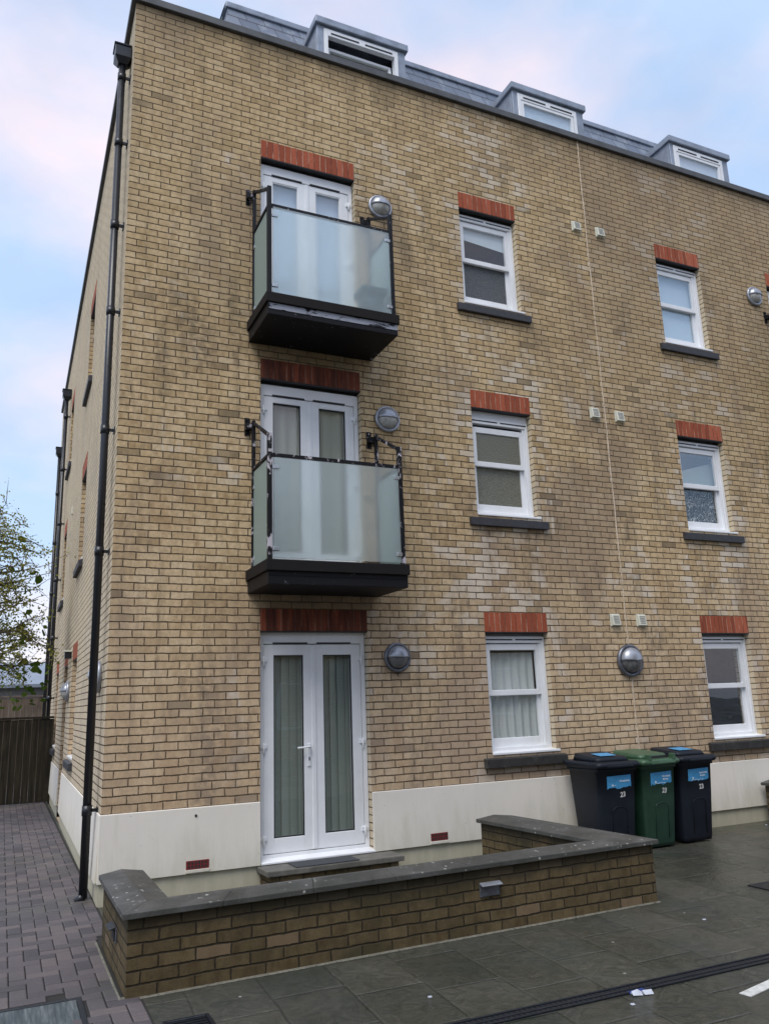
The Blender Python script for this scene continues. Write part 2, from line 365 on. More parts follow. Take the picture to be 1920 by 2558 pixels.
class MB:
    def __init__(s): s.v = []; s.f = []; s.sm = []
    def face(s, idx, smooth=False): s.f.append(tuple(idx)); s.sm.append(smooth)
    def vert(s, p): s.v.append(tuple(p)); return len(s.v) - 1
    def quad(s, a, b, c, d, smooth=False): s.face([s.vert(p) for p in (a, b, c, d)], smooth)
    def poly(s, pts): s.face([s.vert(p) for p in pts])
    def hexa(s, p):
        i = [s.vert(q) for q in p]
        for q in ((0, 3, 2, 1), (4, 5, 6, 7), (0, 1, 5, 4), (1, 2, 6, 5), (2, 3, 7, 6), (3, 0, 4, 7)): s.face([i[k] for k in q])
        return s
    def box(s, x0, x1, y0, y1, z0, z1):
        return s.hexa([(x0, y0, z0), (x1, y0, z0), (x1, y1, z0), (x0, y1, z0), (x0, y0, z1), (x1, y0, z1), (x1, y1, z1), (x0, y1, z1)])
    def tbox(s, T, u0, u1, d0, d1, w0, w1):
        return s.hexa([T(*p) for p in ((u0, d0, w0), (u1, d0, w0), (u1, d1, w0), (u0, d1, w0), (u0, d0, w1), (u1, d0, w1), (u1, d1, w1), (u0, d1, w1))])
    def ring(s, T, u0, u1, w0, w1, t, d0, d1, tb=None, tt=None):
        """rectangular frame butted at its corners"""
        tb = t if tb is None else tb; tt = t if tt is None else tt
        s.tbox(T, u0, u0 + t, d0, d1, w0, w1); s.tbox(T, u1 - t, u1, d0, d1, w0, w1)
        s.tbox(T, u0 + t, u1 - t, d0, d1, w0, w0 + tb); s.tbox(T, u0 + t, u1 - t, d0, d1, w1 - tt, w1)
        return s
    def prism(s, pts, z0, z1):
        n = len(pts); b = [s.vert((x, y, z0)) for x, y in pts]; t = [s.vert((x, y, z1)) for x, y in pts]
        s.face(b[::-1]); s.face(t)
        for k in range(n): s.face([b[k], b[(k + 1) % n], t[(k + 1) % n], t[k]])
        return s
    def loft(s, rings, cap=True, smooth=True):
        ids = [[s.vert(p) for p in r] for r in rings]; n = len(ids[0])
        for a, b in zip(ids, ids[1:]):
            for k in range(n): s.face([a[k], a[(k + 1) % n], b[(k + 1) % n], b[k]], smooth)
        if cap: s.face(ids[0][::-1]); s.face(ids[-1])
        return s
    def tube(s, pts, r, n=10, cap=True):
        pts = [Vector(p) for p in pts]; rs = r if isinstance(r, (list, tuple)) else [r] * len(pts)
        rings = []
        for i, p in enumerate(pts):
            d = (pts[min(i + 1, len(pts) - 1)] - pts[max(i - 1, 0)]).normalized()
            a = d.cross(Vector((0, 0, 1)))
            if a.length < .05: a = d.cross(Vector((1, 0, 0)))
            a.normalize(); b = d.cross(a)
            rings.append([p + (a * math.cos(2 * math.pi * k / n) + b * math.sin(2 * math.pi * k / n)) * rs[i] for k in range(n)])
        return s.loft(rings, cap)
    def bar(s, p0, p1, w, h):
        """square bar, w across in plan, h the other way"""
        p0, p1 = Vector(p0), Vector(p1); d = (p1 - p0).normalized()
        a = d.cross(Vector((0, 0, 1)))
        if a.length < .05: a = Vector((1, 0, 0))
        a.normalize(); b = a.cross(d).normalized()
        q = []
        for p in (p0, p1):
            for i, j in ((-1, -1), (1, -1), (1, 1), (-1, 1)): q.append(p + a * (i * w / 2) + b * (j * h / 2))
        return s.hexa(q)
    def lathe(s, prof, T, n=28, a0=0.0, a1=2 * math.pi):
        """prof: (radius, depth out of the wall); T maps (u, d, w)"""
        full = abs(a1 - a0 - 2 * math.pi) < 1e-6; m = n if full else n + 1
        ids = []
        for r, d in prof:
            ids.append([s.vert(T(r * math.cos(a0 + (a1 - a0) * k / n), -d, r * math.sin(a0 + (a1 - a0) * k / n))) for k in range(m)])
        for a, b in zip(ids, ids[1:]):
            for k in range(n): s.face([a[k], a[(k + 1) % m], b[(k + 1) % m], b[k]], True)
        return s
    def build(s, name, mat, parent=None, bevel=0.0, seg=2, local=False, recalc=True, angle=35):
        off = Vector((0, 0, 0)) if (local or parent is None) else wloc(parent)
        me = bpy.data.meshes.new(name)
        me.from_pydata([tuple(Vector(p) - off) for p in s.v], [], s.f)
        me.polygons.foreach_set('use_smooth', s.sm)
        bm = bmesh.new(); bm.from_mesh(me)
        if recalc:
            bmesh.ops.remove_doubles(bm, verts=bm.verts, dist=1e-6)
            bmesh.ops.recalc_face_normals(bm, faces=bm.faces)
        if bevel:
            es = [e for e in bm.edges if len(e.link_faces) == 2 and e.calc_face_angle(0) > R(angle)]
            bmesh.ops.bevel(bm, geom=es, offset=bevel, segments=seg, profile=.6, affect='EDGES', clamp_overlap=True)
        bm.to_mesh(me); bm.free()
        me.materials.append(mat)
        o = bpy.data.objects.new(name, me); COL.objects.link(o)
        if parent is not None: o.parent = parent
        return o

def tag(o, label=None, cat=None, group=None, kind=None):
    if label: o['label'] = label
    if cat: o['category'] = cat
    if group: o['group'] = group
    if kind: o['kind'] = kind
    return o
def empty(name, loc, label=None, cat=None, group=None, rz=0.0):
    o = bpy.data.objects.new(name, None); o.empty_display_size = .2; COL.objects.link(o)
    o.location = loc; o.rotation_euler = (0, 0, rz)
    return tag(o, label, cat, group)
def front(u, d, w): return (u, d, w)          # walls that face -y
SK = .008                                     # the flank is not quite square to the front
def sidew(u, d, w): return (d + SK * u, u, w)          # walls that face -x

# ------------------------------------------------------------------ materials
M = {}
M['brick'] = mat_brick('stock_brick', [(0, (.29, .21, .12)), (.20, (.45, .325, .175)), (.42, (.60, .44, .245)), (.66, (.675, .51, .30)), (.86, (.72, .575, .375)), (1, (.78, .67, .50))], (.135, .10, .064), joint=.0050)
M['garden_brick'] = mat_brick('garden_wall_brick', [(0, (.085, .065, .034)), (.4, (.118, .088, .044)), (.75, (.145, .108, .056)), (1, (.20, .145, .085))], (.042, .034, .022), stain=False, zoff=.76)
M['lintel'] = mat_lintel('red_soldier_brick')
M['lintel_shaded'] = mat_lintel('shaded_red_soldier_brick', .8)  # darkened copy of the lintel brick, with the shade of the balconies painted in
M['render'] = mat_render('cream_render', (.76, .72, .64), (.46, .44, .31))
M['base'] = mat_render('dirty_render', (.60, .56, .44), (.30, .29, .19))
M['upvc'] = mat_plain('white_upvc', (.80, .82, .84), .32, var=.04, scale=5, dirt=(.64, .64, .61), dirt_amt=.35)
M['slot'] = mat_plain('vent_slot', (.02, .02, .022), .6)
M['glass'] = mat_glass('clear_glass', (.98, .99, .985))
M['glass_sky'] = mat_glass('bright_glass', (.97, .99, 1.0), 2.6)
M['obscure'] = mat_obscure('obscure_glass', (.12, .12, .088), (.235, .23, .175), 75)
M['obscure_dark'] = mat_obscure('dark_obscure_glass', (.050, .058, .064), (.12, .125, .125), 80)
M['sill'] = mat_plain('black_sill_stone', (.040, .040, .046), .6, var=.3, scale=20, bump=.4)
M['sill_worn'] = mat_plain('worn_sill_stone', (.026, .025, .023), .8, var=.35, scale=16, bump=.6, dirt=(.12, .12, .10), dirt_amt=.6)
M['grey'] = mat_plain('grey_packer', (.22, .23, .25), .6)
M['steel'] = mat_plain('steel_lintel', (.02, .02, .021), .5)
M['lead'] = mat_plain('lead_sheet', (.27, .31, .37), .42, .3, var=.25, scale=6, dirt=(.33, .36, .41), dirt_amt=.5)
M['coping_metal'] = mat_plain('coping_metal', (.085, .088, .090), .5, .2, var=.3, scale=4, dirt=(.045, .042, .036), dirt_amt=.7)
M['slate'] = mat_slate('roof_slate')
M['pipe'] = mat_plain('black_plastic_pipe', (.012, .014, .019), .30, var=.2, scale=5)
M['peel'] = mat_peel('peeling_black_paint', (.011, .012, .016), (.36, .37, .40), .62)
M['peel_more'] = mat_peel('badly_peeling_black_paint', (.008, .008, .010), (.50, .47, .50), .555, 9)
M['deck'] = mat_plain('dark_deck_board', (.009, .0075, .0075), .75, var=.25, scale=8, bump=.3, spec=.25)
M['under'] = mat_peel('dark_soffit_paint', (.008, .008, .010), (.20, .21, .24), .64)
M['under_peel'] = mat_peel('flaking_soffit_paint', (.008, .008, .010), (.34, .36, .41), .44, 9, (.45, .45, 1.6))
M['frost'] = mat_frost('frosted_glass')
M['frost_side'] = mat_frost('frosted_glass_green', (.53, .63, .59), .80, .9)
M['clip'] = mat_plain('glass_clip', (.45, .48, .50), .3, .8)
M['alu'] = mat_plain('grey_aluminium', (.36, .38, .42), .36, .5, var=.15, scale=18, dirt=(.16, .16, .17), dirt_amt=.5)
M['alu_dark'] = mat_plain('tarnished_aluminium', (.17, .18, .21), .34, .6, var=.3, scale=18, dirt=(.07, .07, .08), dirt_amt=.6)
M['lens'] = mat_plain('lamp_lens', (.42, .42, .39), .16, var=.25, scale=40, dirt=(.12, .10, .07), dirt_amt=.5)
M['lens_dark'] = mat_plain('dirty_lamp_lens', (.15, .15, .15), .2, var=.3, scale=40, dirt=(.05, .05, .05), dirt_amt=.6)
M['vent'] = mat_plain('cream_vent', (.62, .62, .52), .5, var=.1)
M['vent_grey'] = mat_plain('vent_louvre', (.30, .30, .27), .6)
M['airbrick'] = mat_plain('red_air_brick', (.16, .02, .018), .85, var=.3, scale=60, bump=.5)
M['mastic'] = mat_plain('pale_mastic', (.56, .47, .36), .8, var=.35, scale=30, bump=.4)
M['flags'] = mat_flags('wet_flagstones')
M['paver'] = mat_paver('mauve_block_pavers')
M['soil'] = mat_plain('paver_bedding', (.022, .021, .019), .95, bump=.5)
def mat_coping(name):
    n = NT(name); P = n.pos()
    c = n.ramp(n.noise(P, 3.1, 6, .65, .6), [(.3, (.034, .035, .031)), (.5, (.062, .062, .056)), (.72, (.105, .105, .10))])
    c = n.mix(1, c, n.ramp(n.noise(P, 140, 3, .7), [(.25, .7), (.75, 1.3)]), 'MULTIPLY')
    v = n.add('TexVoronoi', Vector=P, Scale=17).outputs[0]
    zone = n.sstep(n.noise(P, 2.4, 3), .42, .6)
    c = n.mix(n.math('MULTIPLY', n.sstep(n.math('ADD', v, n.math('MULTIPLY', n.noise(P, 30, 2), .2)), .30, .22), n.math('MULTIPLY', zone, .9)), c, (.40, .41, .37))
    n.pbr(c, n.math('ADD', .36, n.math('MULTIPLY', n.noise(P, 5, 3), .4)), normal=n.bump(n.noise(P, 70, 4), .004, .6), Specular_IOR_Level=.5)
    return n.done()
M['stone'] = mat_coping('coping_stone')
M['step'] = mat_plain('door_step_stone', (.13, .125, .11), .6, var=.3, scale=9, bump=.4, dirt=(.06, .06, .05), dirt_amt=.6)
M['mat'] = mat_plain('doormat_pile', (.045, .050, .056), .95, var=.3, scale=120, bump=.8)
M['mortar_pale'] = mat_plain('pale_mortar', (.15, .145, .115), .95, var=.4, scale=40, bump=.6, dirt=(.05, .05, .038), dirt_amt=.85)
M['bin_blue'] = mat_plain('navy_bin_plastic', (.011, .0145, .022), .50, var=.2, scale=7, bump=.05, dirt=(.016, .021, .034), dirt_amt=.4, spec=.25)
M['bin_green'] = mat_plain('green_bin_plastic', (.016, .050, .030), .46, var=.2, scale=7, bump=.05, dirt=(.03, .075, .05), dirt_amt=.4)
M['bin_lid_green'] = mat_plain('green_lid_plastic', (.045, .10, .055), .4, var=.2, scale=7)
M['tyre'] = mat_plain('bin_wheel_rubber', (.015, .015, .015), .8)
M['sticker'] = mat_plain('blue_sticker', (.07, .32, .60), .35, var=.15, scale=30)
M['ink'] = mat_plain('white_sticker_ink', (.62, .74, .84), .5, var=.25, scale=60)
M['paint'] = mat_plain('white_number_paint', (.62, .62, .6), .7, var=.3, scale=80)
M['iron'] = mat_plain('cast_iron', (.018, .022, .028), .45, .4, var=.3, scale=30, bump=.4)
def mat_grating(name):
    n = NT(name); P = n.pos(); sp = n.add('SeparateXYZ', Vector=P)
    f = n.math('LESS_THAN', n.math('FRACT', n.math('DIVIDE', sp.outputs[0], .034)), .4)
    n.pbr(n.mix(f, (.004, .004, .005), (.02, .024, .032)), .5, normal=n.bump(f, .01, 1))
    return n.done()
M['grating'] = mat_grating('slotted_grating')
M['galv'] = mat_galv('galvanised_cover')
M['line'] = mat_plain('road_paint', (.55, .56, .53), .7, var=.2, scale=25, dirt=(.2, .2, .19), dirt_amt=.5)
M['litter'] = mat_plain('litter_foil', (.50, .53, .60), .3, var=.1)
M['litter_blue'] = mat_plain('litter_print', (.05, .10, .42), .35)
M['gate'] = mat_wood('dark_gate_boards', (.012, .010, .006), (.036, .029, .018))
M['fence'] = mat_wood('grey_brown_fence', (.10, .075, .055), (.19, .15, .12))
M['bark'] = mat_wood('tree_bark', (.06, .05, .04), (.13, .11, .09))
M['leaf'] = mat_leaf('autumn_leaves', (.12, .13, .034), (.31, .31, .085), (.48, .41, .12))
M['leaf_big'] = mat_leaf('green_leaves', (.045, .080, .018), (.085, .13, .03), (.15, .17, .045))
M['net'] = mat_cloth('net_curtain', (.62, .65, .64), .1)
M['drape'] = mat_cloth('pale_curtain', (.40, .43, .37), .1)
M['vblind'] = mat_cloth('vertical_blind', (.34, .385, .345), .1)
M['blind'] = mat_cloth('roller_blind', (.66, .74, .80), .06)
M['print'] = mat_print('dark_printed_cloth')
M['room'] = mat_plain('room_lining', (.10, .095, .085), .9)
M['pot'] = mat_plain('green_plastic_pot', (.004, .075, .068), .5)
M['roof_far'] = mat_plain('grey_sheet_roof', (.22, .26, .32), .5, var=.15, scale=3)
M['wall_far'] = mat_plain('pale_far_wall', (.32, .32, .33), .8)
M['rust'] = mat_plain('fresh_cream_paint', (.60, .56, .40), .7)

# ------------------------------------------------------------------ key dimensions (metres)
ZC = 8.785
DX0, DX1 = 1.4625, 2.645
WX0, WX1 = 4.124, 4.996
VX0, VX1 = 7.470, 8.338
D2X0, D2X1 = 9.78, 10.96
ZL = [1.65, 4.403, 7.177]                 # undersides of the lintels
SLAB = [None, 2.255, 5.03]                # balcony floor levels
BX1, BY1 = 15.0, 14.2

B = empty('apartment_building', (0, 0, GZ), 'four storey yellow brick apartment block with balconies and grey mansard roof', 'building')

# openings: (u0, u1, z0, z1) per wall
fr_open, sd_open = [], []
for i, zl in enumerate(ZL):
    fr_open.append((WX0, WX1, zl - 1.35, zl)); fr_open.append((VX0, VX1, zl - 1.35, zl))
    fr_open.append((DX0, DX1, (-.575, 2.27, 5.045)[i], zl))
fr_open.append((D2X0, D2X1, 5.045, ZL[2]))
SY = [(4.02, 4.92), (8.62, 9.52)]
for zl in ZL:
    for a, b in SY: sd_open.append((a, b, zl - 1.35, zl))
sd_open.append((6.02, 6.86, GZ + .02, ZL[0]))

def wall_sheet(mb, T, U, Z, holes, d):
    us = sorted({U[0], U[1], *[h[0] for h in holes], *[h[1] for h in holes]}); zs = sorted({Z[0], Z[1], *[h[2] for h in holes], *[h[3] for h in holes]})
    for a, b in zip(us, us[1:]):
        for c, e in zip(zs, zs[1:]):
            m, k = (a + b) / 2, (c + e) / 2
            if any(h[0] < m < h[1] and h[2] < k < h[3] for h in holes): continue
            mb.quad(T(a, d, c), T(b, d, c), T(b, d, e), T(a, d, e))
def reveals(mb, T, holes, d0, d1):
    for u0, u1, z0, z1 in holes:
        mb.quad(T(u0, d0, z0), T(u0, d1, z0), T(u0, d1, z1), T(u0, d0, z1)); mb.quad(T(u1, d0, z0), T(u1, d1, z0), T(u1, d1, z1), T(u1, d0, z1))
        mb.quad(T(u0, d0, z0), T(u1, d0, z0), T(u1, d1, z0), T(u0, d1, z0)); mb.quad(T(u0, d0, z1), T(u1, d0, z1), T(u1, d1, z1), T(u0, d1, z1))
TH = .30
mb = MB()
wall_sheet(mb, front, (0, BX1), (GZ - .1, ZC), fr_open, 0); reveals(mb, front, fr_open, 0, TH)
wall_sheet(mb, sidew, (0, BY1), (GZ - .1, ZC), sd_open, 0); reveals(mb, sidew, sd_open, 0, TH)
mb.quad((SK * BY1, BY1, GZ - .1), (BX1, BY1, GZ - .1), (BX1, BY1, ZC), (SK * BY1, BY1, ZC)); mb.quad((BX1, 0, GZ - .1), (BX1, BY1, GZ - .1), (BX1, BY1, ZC), (BX1, 0, ZC))
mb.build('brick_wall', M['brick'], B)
# inner lining so that the rooms are closed and dim
mb = MB()
wall_sheet(mb, front, (TH, BX1 - .1), (GZ, ZC), fr_open, TH); wall_sheet(mb, sidew, (TH, BY1 - .1), (GZ, ZC), sd_open, TH)
for z in (-.60, 2.2, 5.0, 8.3): mb.box(TH + .004, BX1 - .2, TH + .004, BY1 - .2, z, z + .05)
mb.box(TH + .01, BX1 - .2, 3.6, 3.66, -.5, 8.25); mb.box(6.1, 6.2, TH + .01, 3.55, -.5, 8.25); mb.box(3.2, 3.28, TH + .01, 3.55, -.5, 8.25)
mb.build('room_lining', M['room'], B)
# plinth render: a bell-cast slab proud of the wall, and the dirty base course under it
def plinth(mb, T, spans, holes=()):
    for a, b in spans:
        mb.hexa([T(*p) for p in ((a, -.034, -.572), (b, -.034, -.572), (b, .0, -.56), (a, .0, -.56), (a, -.014, 0.0), (b, -.014, 0.0), (b, .0, .004), (a, .0, .004))])
mb = MB(); plinth(mb, front, [(-.014, DX0), (DX1, BX1)]); plinth(mb, sidew, [(0, 6.02), (6.86, BY1)])
mb.build('plinth', M['render'], B, bevel=.004, seg=1)
mb = MB()
mb.box(-.004, DX0, -.004, .05, GZ - .1, -.574); mb.box(DX1, BX1, -.004, .05, GZ - .1, -.574); mb.tbox(sidew, .05, 6.02, -.0045, .05, GZ - .1, -.574); mb.tbox(sidew, 6.86, BY1, -.0045, .05, GZ - .1, -.574)
mb.build('base_course', M['base'], B)
# small drilled holes in the plinth
for x, z in ((.842, -.07), (.40, -.44), (.36, -.455), (3.62, -.45)):
    mb = MB(); mb.lathe([(.012, .013), (.012, .024), (0.0001, .024)], lambda u, d, w, x=x, z=z: (x + u, d, z + w), 8); mb.build('plug_hole', M['slot'], B)
for x0, x1 in ((.756, .968), (3.29, 3.492)):
    o = MB().box(x0, x1, -.037, -.006, -.535, -.458).build('air_brick', M['airbrick'], B, bevel=.003, seg=1)
    for r_ in range(2):
        for q in range(6):
            MB().box(x0 + .018 + q * .031, x0 + .036 + q * .031, -.0375, -.030, -.522 + r_ * .032, -.500 + r_ * .032).build('air_slot', M['slot'], o)
    MB().box(x0 - .006, x1 + .006, -.043, -.012, -.562, -.535).build('drip_ledge', M['render'], o, bevel=.002, seg=1)

# ------------------------------------------------------------------ windows and doors
def stone_sill(T, u0, u1, z0, mat, parent):
    m = MB(); m.hexa([T(*p) for p in ((u0 - .115, -.055, z0 - .155), (u1 + .115, -.055, z0 - .155), (u1 + .115, .06, z0 - .155), (u0 - .115, .06, z0 - .155),
                                  (u0 - .115, -.055, z0 - .06), (u1 + .115, -.055, z0 - .06), (u1 + .115, .06, z0 - .035), (u0 - .115, .06, z0 - .035))])
    return m.build('stone_sill', mat, parent, bevel=.006)
def lintel(T, u0, u1, z1, parent, mat='lintel'):
    o = MB().tbox(T, u0, u1, -.004, .085, z1 - .002, z1 + .222).build('brick_lintel', M[mat], parent)
    MB().tbox(T, u0 - .004, u1 + .004, -.001, .10, z1 - .014, z1 - .0035).build('lintel_plate', M['steel'], parent)
    return o
def sash_window(T, u0, u1, z0, z1, panes=('glass', 'glass'), sill='sill', drop=0.0, head=.045, packer='steel'):
    D = .075
    f = MB()
    hz = z1 - head
    f.ring(T, u0 + .004, u1 - .004, z0 + .004, hz - .005, .042, D, D + .075, .05, .075)
    w = f.build('window', M['upvc'], B, bevel=.004, seg=1)
    a0, a1 = u0 + .046, u1 - .046
    zt = hz - .080
    MB().tbox(T, u0 + .004, u1 - .004, D + .012, D + .05, hz - .0045, z1 - .016).build('head_packer', M[packer], w)
    mid = z0 + .665
    # jamb liners give the stepped look of a vertical slider
    for p, q in ((a0, a0 + .018), (a1 - .034, a1)): MB().tbox(T, p, q, D + .014, D + .07, z0 + .054, zt).build('jamb_liner', M['upvc'], w, bevel=.003, seg=1)
    b0, b1 = a0 + .018, a1 - .034
    up = MB().ring(T, b0, b1, mid - .038, zt - .012 - drop, .044, D + .022, D + .058, .062, .07).build('sash', M['upvc'], w, bevel=.004, seg=1)
    lo = MB().ring(T, b0, b1, z0 + .054, mid + .018, .044, D + .060, D + .092, .098, .05).build('sash', M['upvc'], w, bevel=.004, seg=1)
    MB().tbox(T, b0 + .044, b1 - .044, D + .036, D + .042, mid + .024, zt - .082 - drop).build('pane', M[panes[0]], w)
    MB().tbox(T, b0 + .044, b1 - .044, D + .074, D + .080, z0 + .152, mid - .032).build('pane', M[panes[1]], w)
    c = (u0 + u1) / 2
    for p, q in ((u0 + .03, c - .022), (c + .022, u1 - .03)): MB().tbox(T, p, q, D - .004, D + .01, hz - .048, hz - .034).build('trickle_vent', M['slot'], w)
    s = MB(); s.hexa([T(*p) for p in ((u0 + .004, -.012, z0 - .022), (u1 + .05, -.012, z0 - .022), (u1 - .004, D + .03, z0 - .008), (u0 + .004, D + .03, z0 - .008), (u0 + .004, -.012, z0 + .004), (u1 + .05, -.012, z0 + .004), (u1 - .004, D + .03, z0 + .022), (u0 + .004, D + .03, z0 + .022))])
    s.build('window_board', M['upvc'], w, bevel=.004, seg=1)
    stone_sill(T, u0, u1, z0, M[sill], w); lintel(T, u0, u1, z1, w)
    return w
sash_window(front, WX0, WX1, ZL[0] - 1.35, ZL[0], ('glass', 'glass'), 'sill_worn', packer='grey')
sash_window(front, WX0, WX1, ZL[1] - 1.35, ZL[1], ('obscure', 'obscure'), drop=.03, head=.10, packer='upvc')
sash_window(front, WX0, WX1, ZL[2] - 1.35, ZL[2], ('glass', 'obscure_dark'))
sash_window(front, VX0, VX1, ZL[0] - 1.35, ZL[0], ('glass', 'glass'), 'sill_worn', packer='grey')
sash_window(front, VX0, VX1, ZL[1] - 1.35, ZL[1], ('glass_sky', 'glass'))
sash_window(front, VX0, VX1, ZL[2] - 1.35, ZL[2], ('glass_sky', 'glass_sky'))
for zl in ZL:
    for a, b in SY: sash_window(sidew, a, b, zl - 1.35, zl)

def french_door(u0, u1, z0, zl, pane='glass', handle=True, thresh=True, head=.04):
    D = .075; T = front; z1 = zl - head
    f = MB()
    f.ring(T, u0 + .004, u1 - .004, z0 + (.04 if thresh else 0), z1 - .005, .05, D, D + .08, .03, .125)
    d = f.build('french_door', M['upvc'], B, bevel=.004, seg=1)
    c = (u0 + u1) / 2
    zt, zb = z1 - .138, z0 + .078
    gz1, gz0 = zl - .245, z0 + .215
    for s, (a, b) in enumerate(((u0 + .058, c - .004), (c + .004, u1 - .058))):
        lf = MB(); tl, tr = (.105, .105)
        lf.tbox(T, a, a + tl, D + .006, D + .066, zb, zt); lf.tbox(T, b - tr, b, D + .006, D + .066, zb, zt)
        lf.tbox(T, a + tl, b - tr, D + .006, D + .066, zb, gz0); lf.tbox(T, a + tl, b - tr, D + .006, D + .066, gz1, zt)
        lf.build('door_leaf', M['upvc'], d, bevel=.004, seg=1)
        bd = MB().ring(T, a + tl - .002, b - tr + .002, gz0 - .002, gz1 + .002, .012, D + .012, D + .035).build('glazing_bead', M['slot' if pane == 'glass' else 'upvc'], d)
        MB().tbox(T, a + tl + .008, b - tr - .008, D + .030, D + .038, gz0 + .008, gz1 - .008).build('pane', M[pane], d)
        v0, v1 = (a + .095, b - .06) if s == 0 else (a + .035, b - .11)
        MB().tbox(T, v0, v1, D - .007, D + .01, z1 - .130, z1 - .115).build('trickle_vent', M['slot'], d)
        hx = u0 + .055 if s == 0 else u1 - .055
        for hz in (z1 - .31, (z0 + z1) / 2 - .05, z0 + .20):
            h = MB(); h.tbox(T, hx - .034, hx + .034, D - .012, D + .012, hz, hz + .042); h.tube([T(hx, D - .014, hz - .045), T(hx, D - .014, hz + .055)], .011, 8)
            h.build('hinge', M['upvc'], d, bevel=.003, seg=1)
    MB().tbox(T, c - .022, c + .022, D - .004, D + .012, zb + .002, zt - .002).build('meeting_strip', M['upvc'], d, bevel=.006)
    if handle:
        hx, hz = c - .058, z0 + 1.06
        h = MB(); h.tbox(T, hx - .016, hx + .016, D - .008, D + .006, hz - .19, hz + .03)
        h.tube([T(hx, D - .006, hz), T(hx, D - .05, hz), T(hx - .03, D - .055, hz), T(hx - .135, D - .05, hz - .006)], .010, 8)
        h.build('handle', M['upvc'], d, bevel=.003, seg=1)
        MB().tbox(T, hx - .006, hx + .006, D - .011, D + .0, hz - .135, hz - .10).build('keyhole', M['slot'], d)
    if thresh:
        t = MB(); t.hexa([T(*p) for p in ((u0 + .006, -.035, z0 + .002), (u1 + .018, -.035, z0 + .002), (u1 - .006, D + .05, z0 + .002), (u0 + .006, D + .05, z0 + .002), (u0 + .006, -.035, z0 + .022), (u1 + .018, -.035, z0 + .022), (u1 - .006, D + .05, z0 + .05), (u0 + .006, D + .05, z0 + .05))])
        t.build('threshold', M['upvc'], d, bevel=.004, seg=1)
    lintel(front, u0, u1, zl, d, 'lintel_shaded' if zl < 5 else 'lintel')
    if head > .01: MB().tbox(T, u0 + .004, u1 - .004, D + .012, D + .05, z1 - .0045, zl - .016).build('head_packer', M['steel'], d)
    return d
french_door(DX0, DX1, -.575, ZL[0], head=.0)
french_door(DX0, DX1, 2.27, ZL[1], handle=False)
french_door(DX0, DX1, 5.045, ZL[2], 'glass_sky', handle=False)
french_door(D2X0, D2X1, 5.045, ZL[2], 'glass_sky', handle=False)
# side entrance door
sd = MB().ring(sidew, 6.024, 6.856, GZ + .03, ZL[0] - .005, .05, .08, .15).build('entrance_door', M['upvc'], B, bevel=.004, seg=1)
MB().tbox(sidew, 6.074, 6.806, .10, .14, GZ + .08, ZL[0] - .055).build('door_leaf', M['alu'], sd, bevel=.004, seg=1)
lintel(sidew, 6.02, 6.86, ZL[0], sd)

# ------------------------------------------------------------------ what hangs behind the glass (each a thing of its own)
def pleats(name, u0, u1, z0, z1, d, mat, amp=.028, n=9, label='', cat='curtain', T=front, flare=0.0, group=None):
    m = MB(); N = n * 8; rows = 7
    ph = [random.uniform(-.5, .5) for _ in range(n + 2)]
    idx = []
    for r in range(rows + 1):
        t = r / rows; z = z1 + (z0 - z1) * t; line = []
        for k in range(N + 1):
            s = k / N
            u = u0 + (u1 - u0) * s + flare * t * (s - .5)
            a = amp * (.45 + .55 * t)
            line.append(m.vert(T(u, d + a * math.sin(2 * math.pi * n * s + ph[int(s * n)] * .8) + .012 * math.sin(5 * s + t * 2), z)))
        idx.append(line)
    for a, b in zip(idx, idx[1:]):
        for k in range(N): m.face([a[k], a[k + 1], b[k + 1], b[k]], True)
    o = m.build(name, mat, recalc=False)
    return tag(o, label, cat, group)
zg = ZL[0] - 1.35
pleats('net_curtain', WX0 + .02, WX1 - .12, zg + .05, zg + 1.12, .188, M['net'], amp=.022, n=7, label='white pleated net curtain in the ground floor window beside the door', flare=.02)
pleats('door_curtain', DX0 + .02, DX1 - .02, 2.30, ZL[1] - .18, .17, M['drape'], amp=.024, n=7, label='pale curtain behind the first floor balcony doors')
# vertical blind slats behind the ground floor doors
m = MB()
for k in range(13):
    x = DX0 + .05 + k * .088
    a = R(14 + random.uniform(-4, 4)); w = .049
    m.hexa([(x - w * math.cos(a), .165 - w * math.sin(a), -.52), (x + w * math.cos(a), .165 + w * math.sin(a), -.52), (x + w * math.cos(a), .167 + w * math.sin(a), -.52), (x - w * math.cos(a), .167 - w * math.sin(a), -.52),
            (x - w * math.cos(a), .165 - w * math.sin(a), 1.52), (x + w * math.cos(a), .165 + w * math.sin(a), 1.52), (x + w * math.cos(a), .167 + w * math.sin(a), 1.52), (x - w * math.cos(a), .167 - w * math.sin(a), 1.52)])
tag(m.build('vertical_blind', M['vblind']), 'grey green vertical blind behind the ground floor glazed doors', 'blind')
tag(MB().box(DX0 + .05, DX1 - .05, .18, .184, 5.1, ZL[2] - .12).build('roller_blind', M['blind']), 'pale roller blind behind the top floor balcony doors', 'blind')
tag(MB().box(VX0 + .05, VX1 - .05, .18, .184, ZL[2] - 1.3, ZL[2] - .1).build('roller_blind', M['blind']), 'pale roller blind fully drawn in the top floor window at right', 'blind')
tag(MB().hexa([(WX0 + .05, .15, ZL[2] - .36), (WX1 - .05, .15, ZL[2] - .43), (WX1 - .05, .154, ZL[2] - .43), (WX0 + .05, .154, ZL[2] - .36), (WX0 + .05, .15, ZL[2] - .1), (WX1 - .05, .15, ZL[2] - .1), (WX1 - .05, .154, ZL[2] - .1), (WX0 + .05, .154, ZL[2] - .1)]).build('roller_blind', M['blind']), 'pale slanted sheet shaped as reflected sky in the top floor window left of the joint', 'blind')  # added sheet standing in for sky above a roofline reflected in the pane
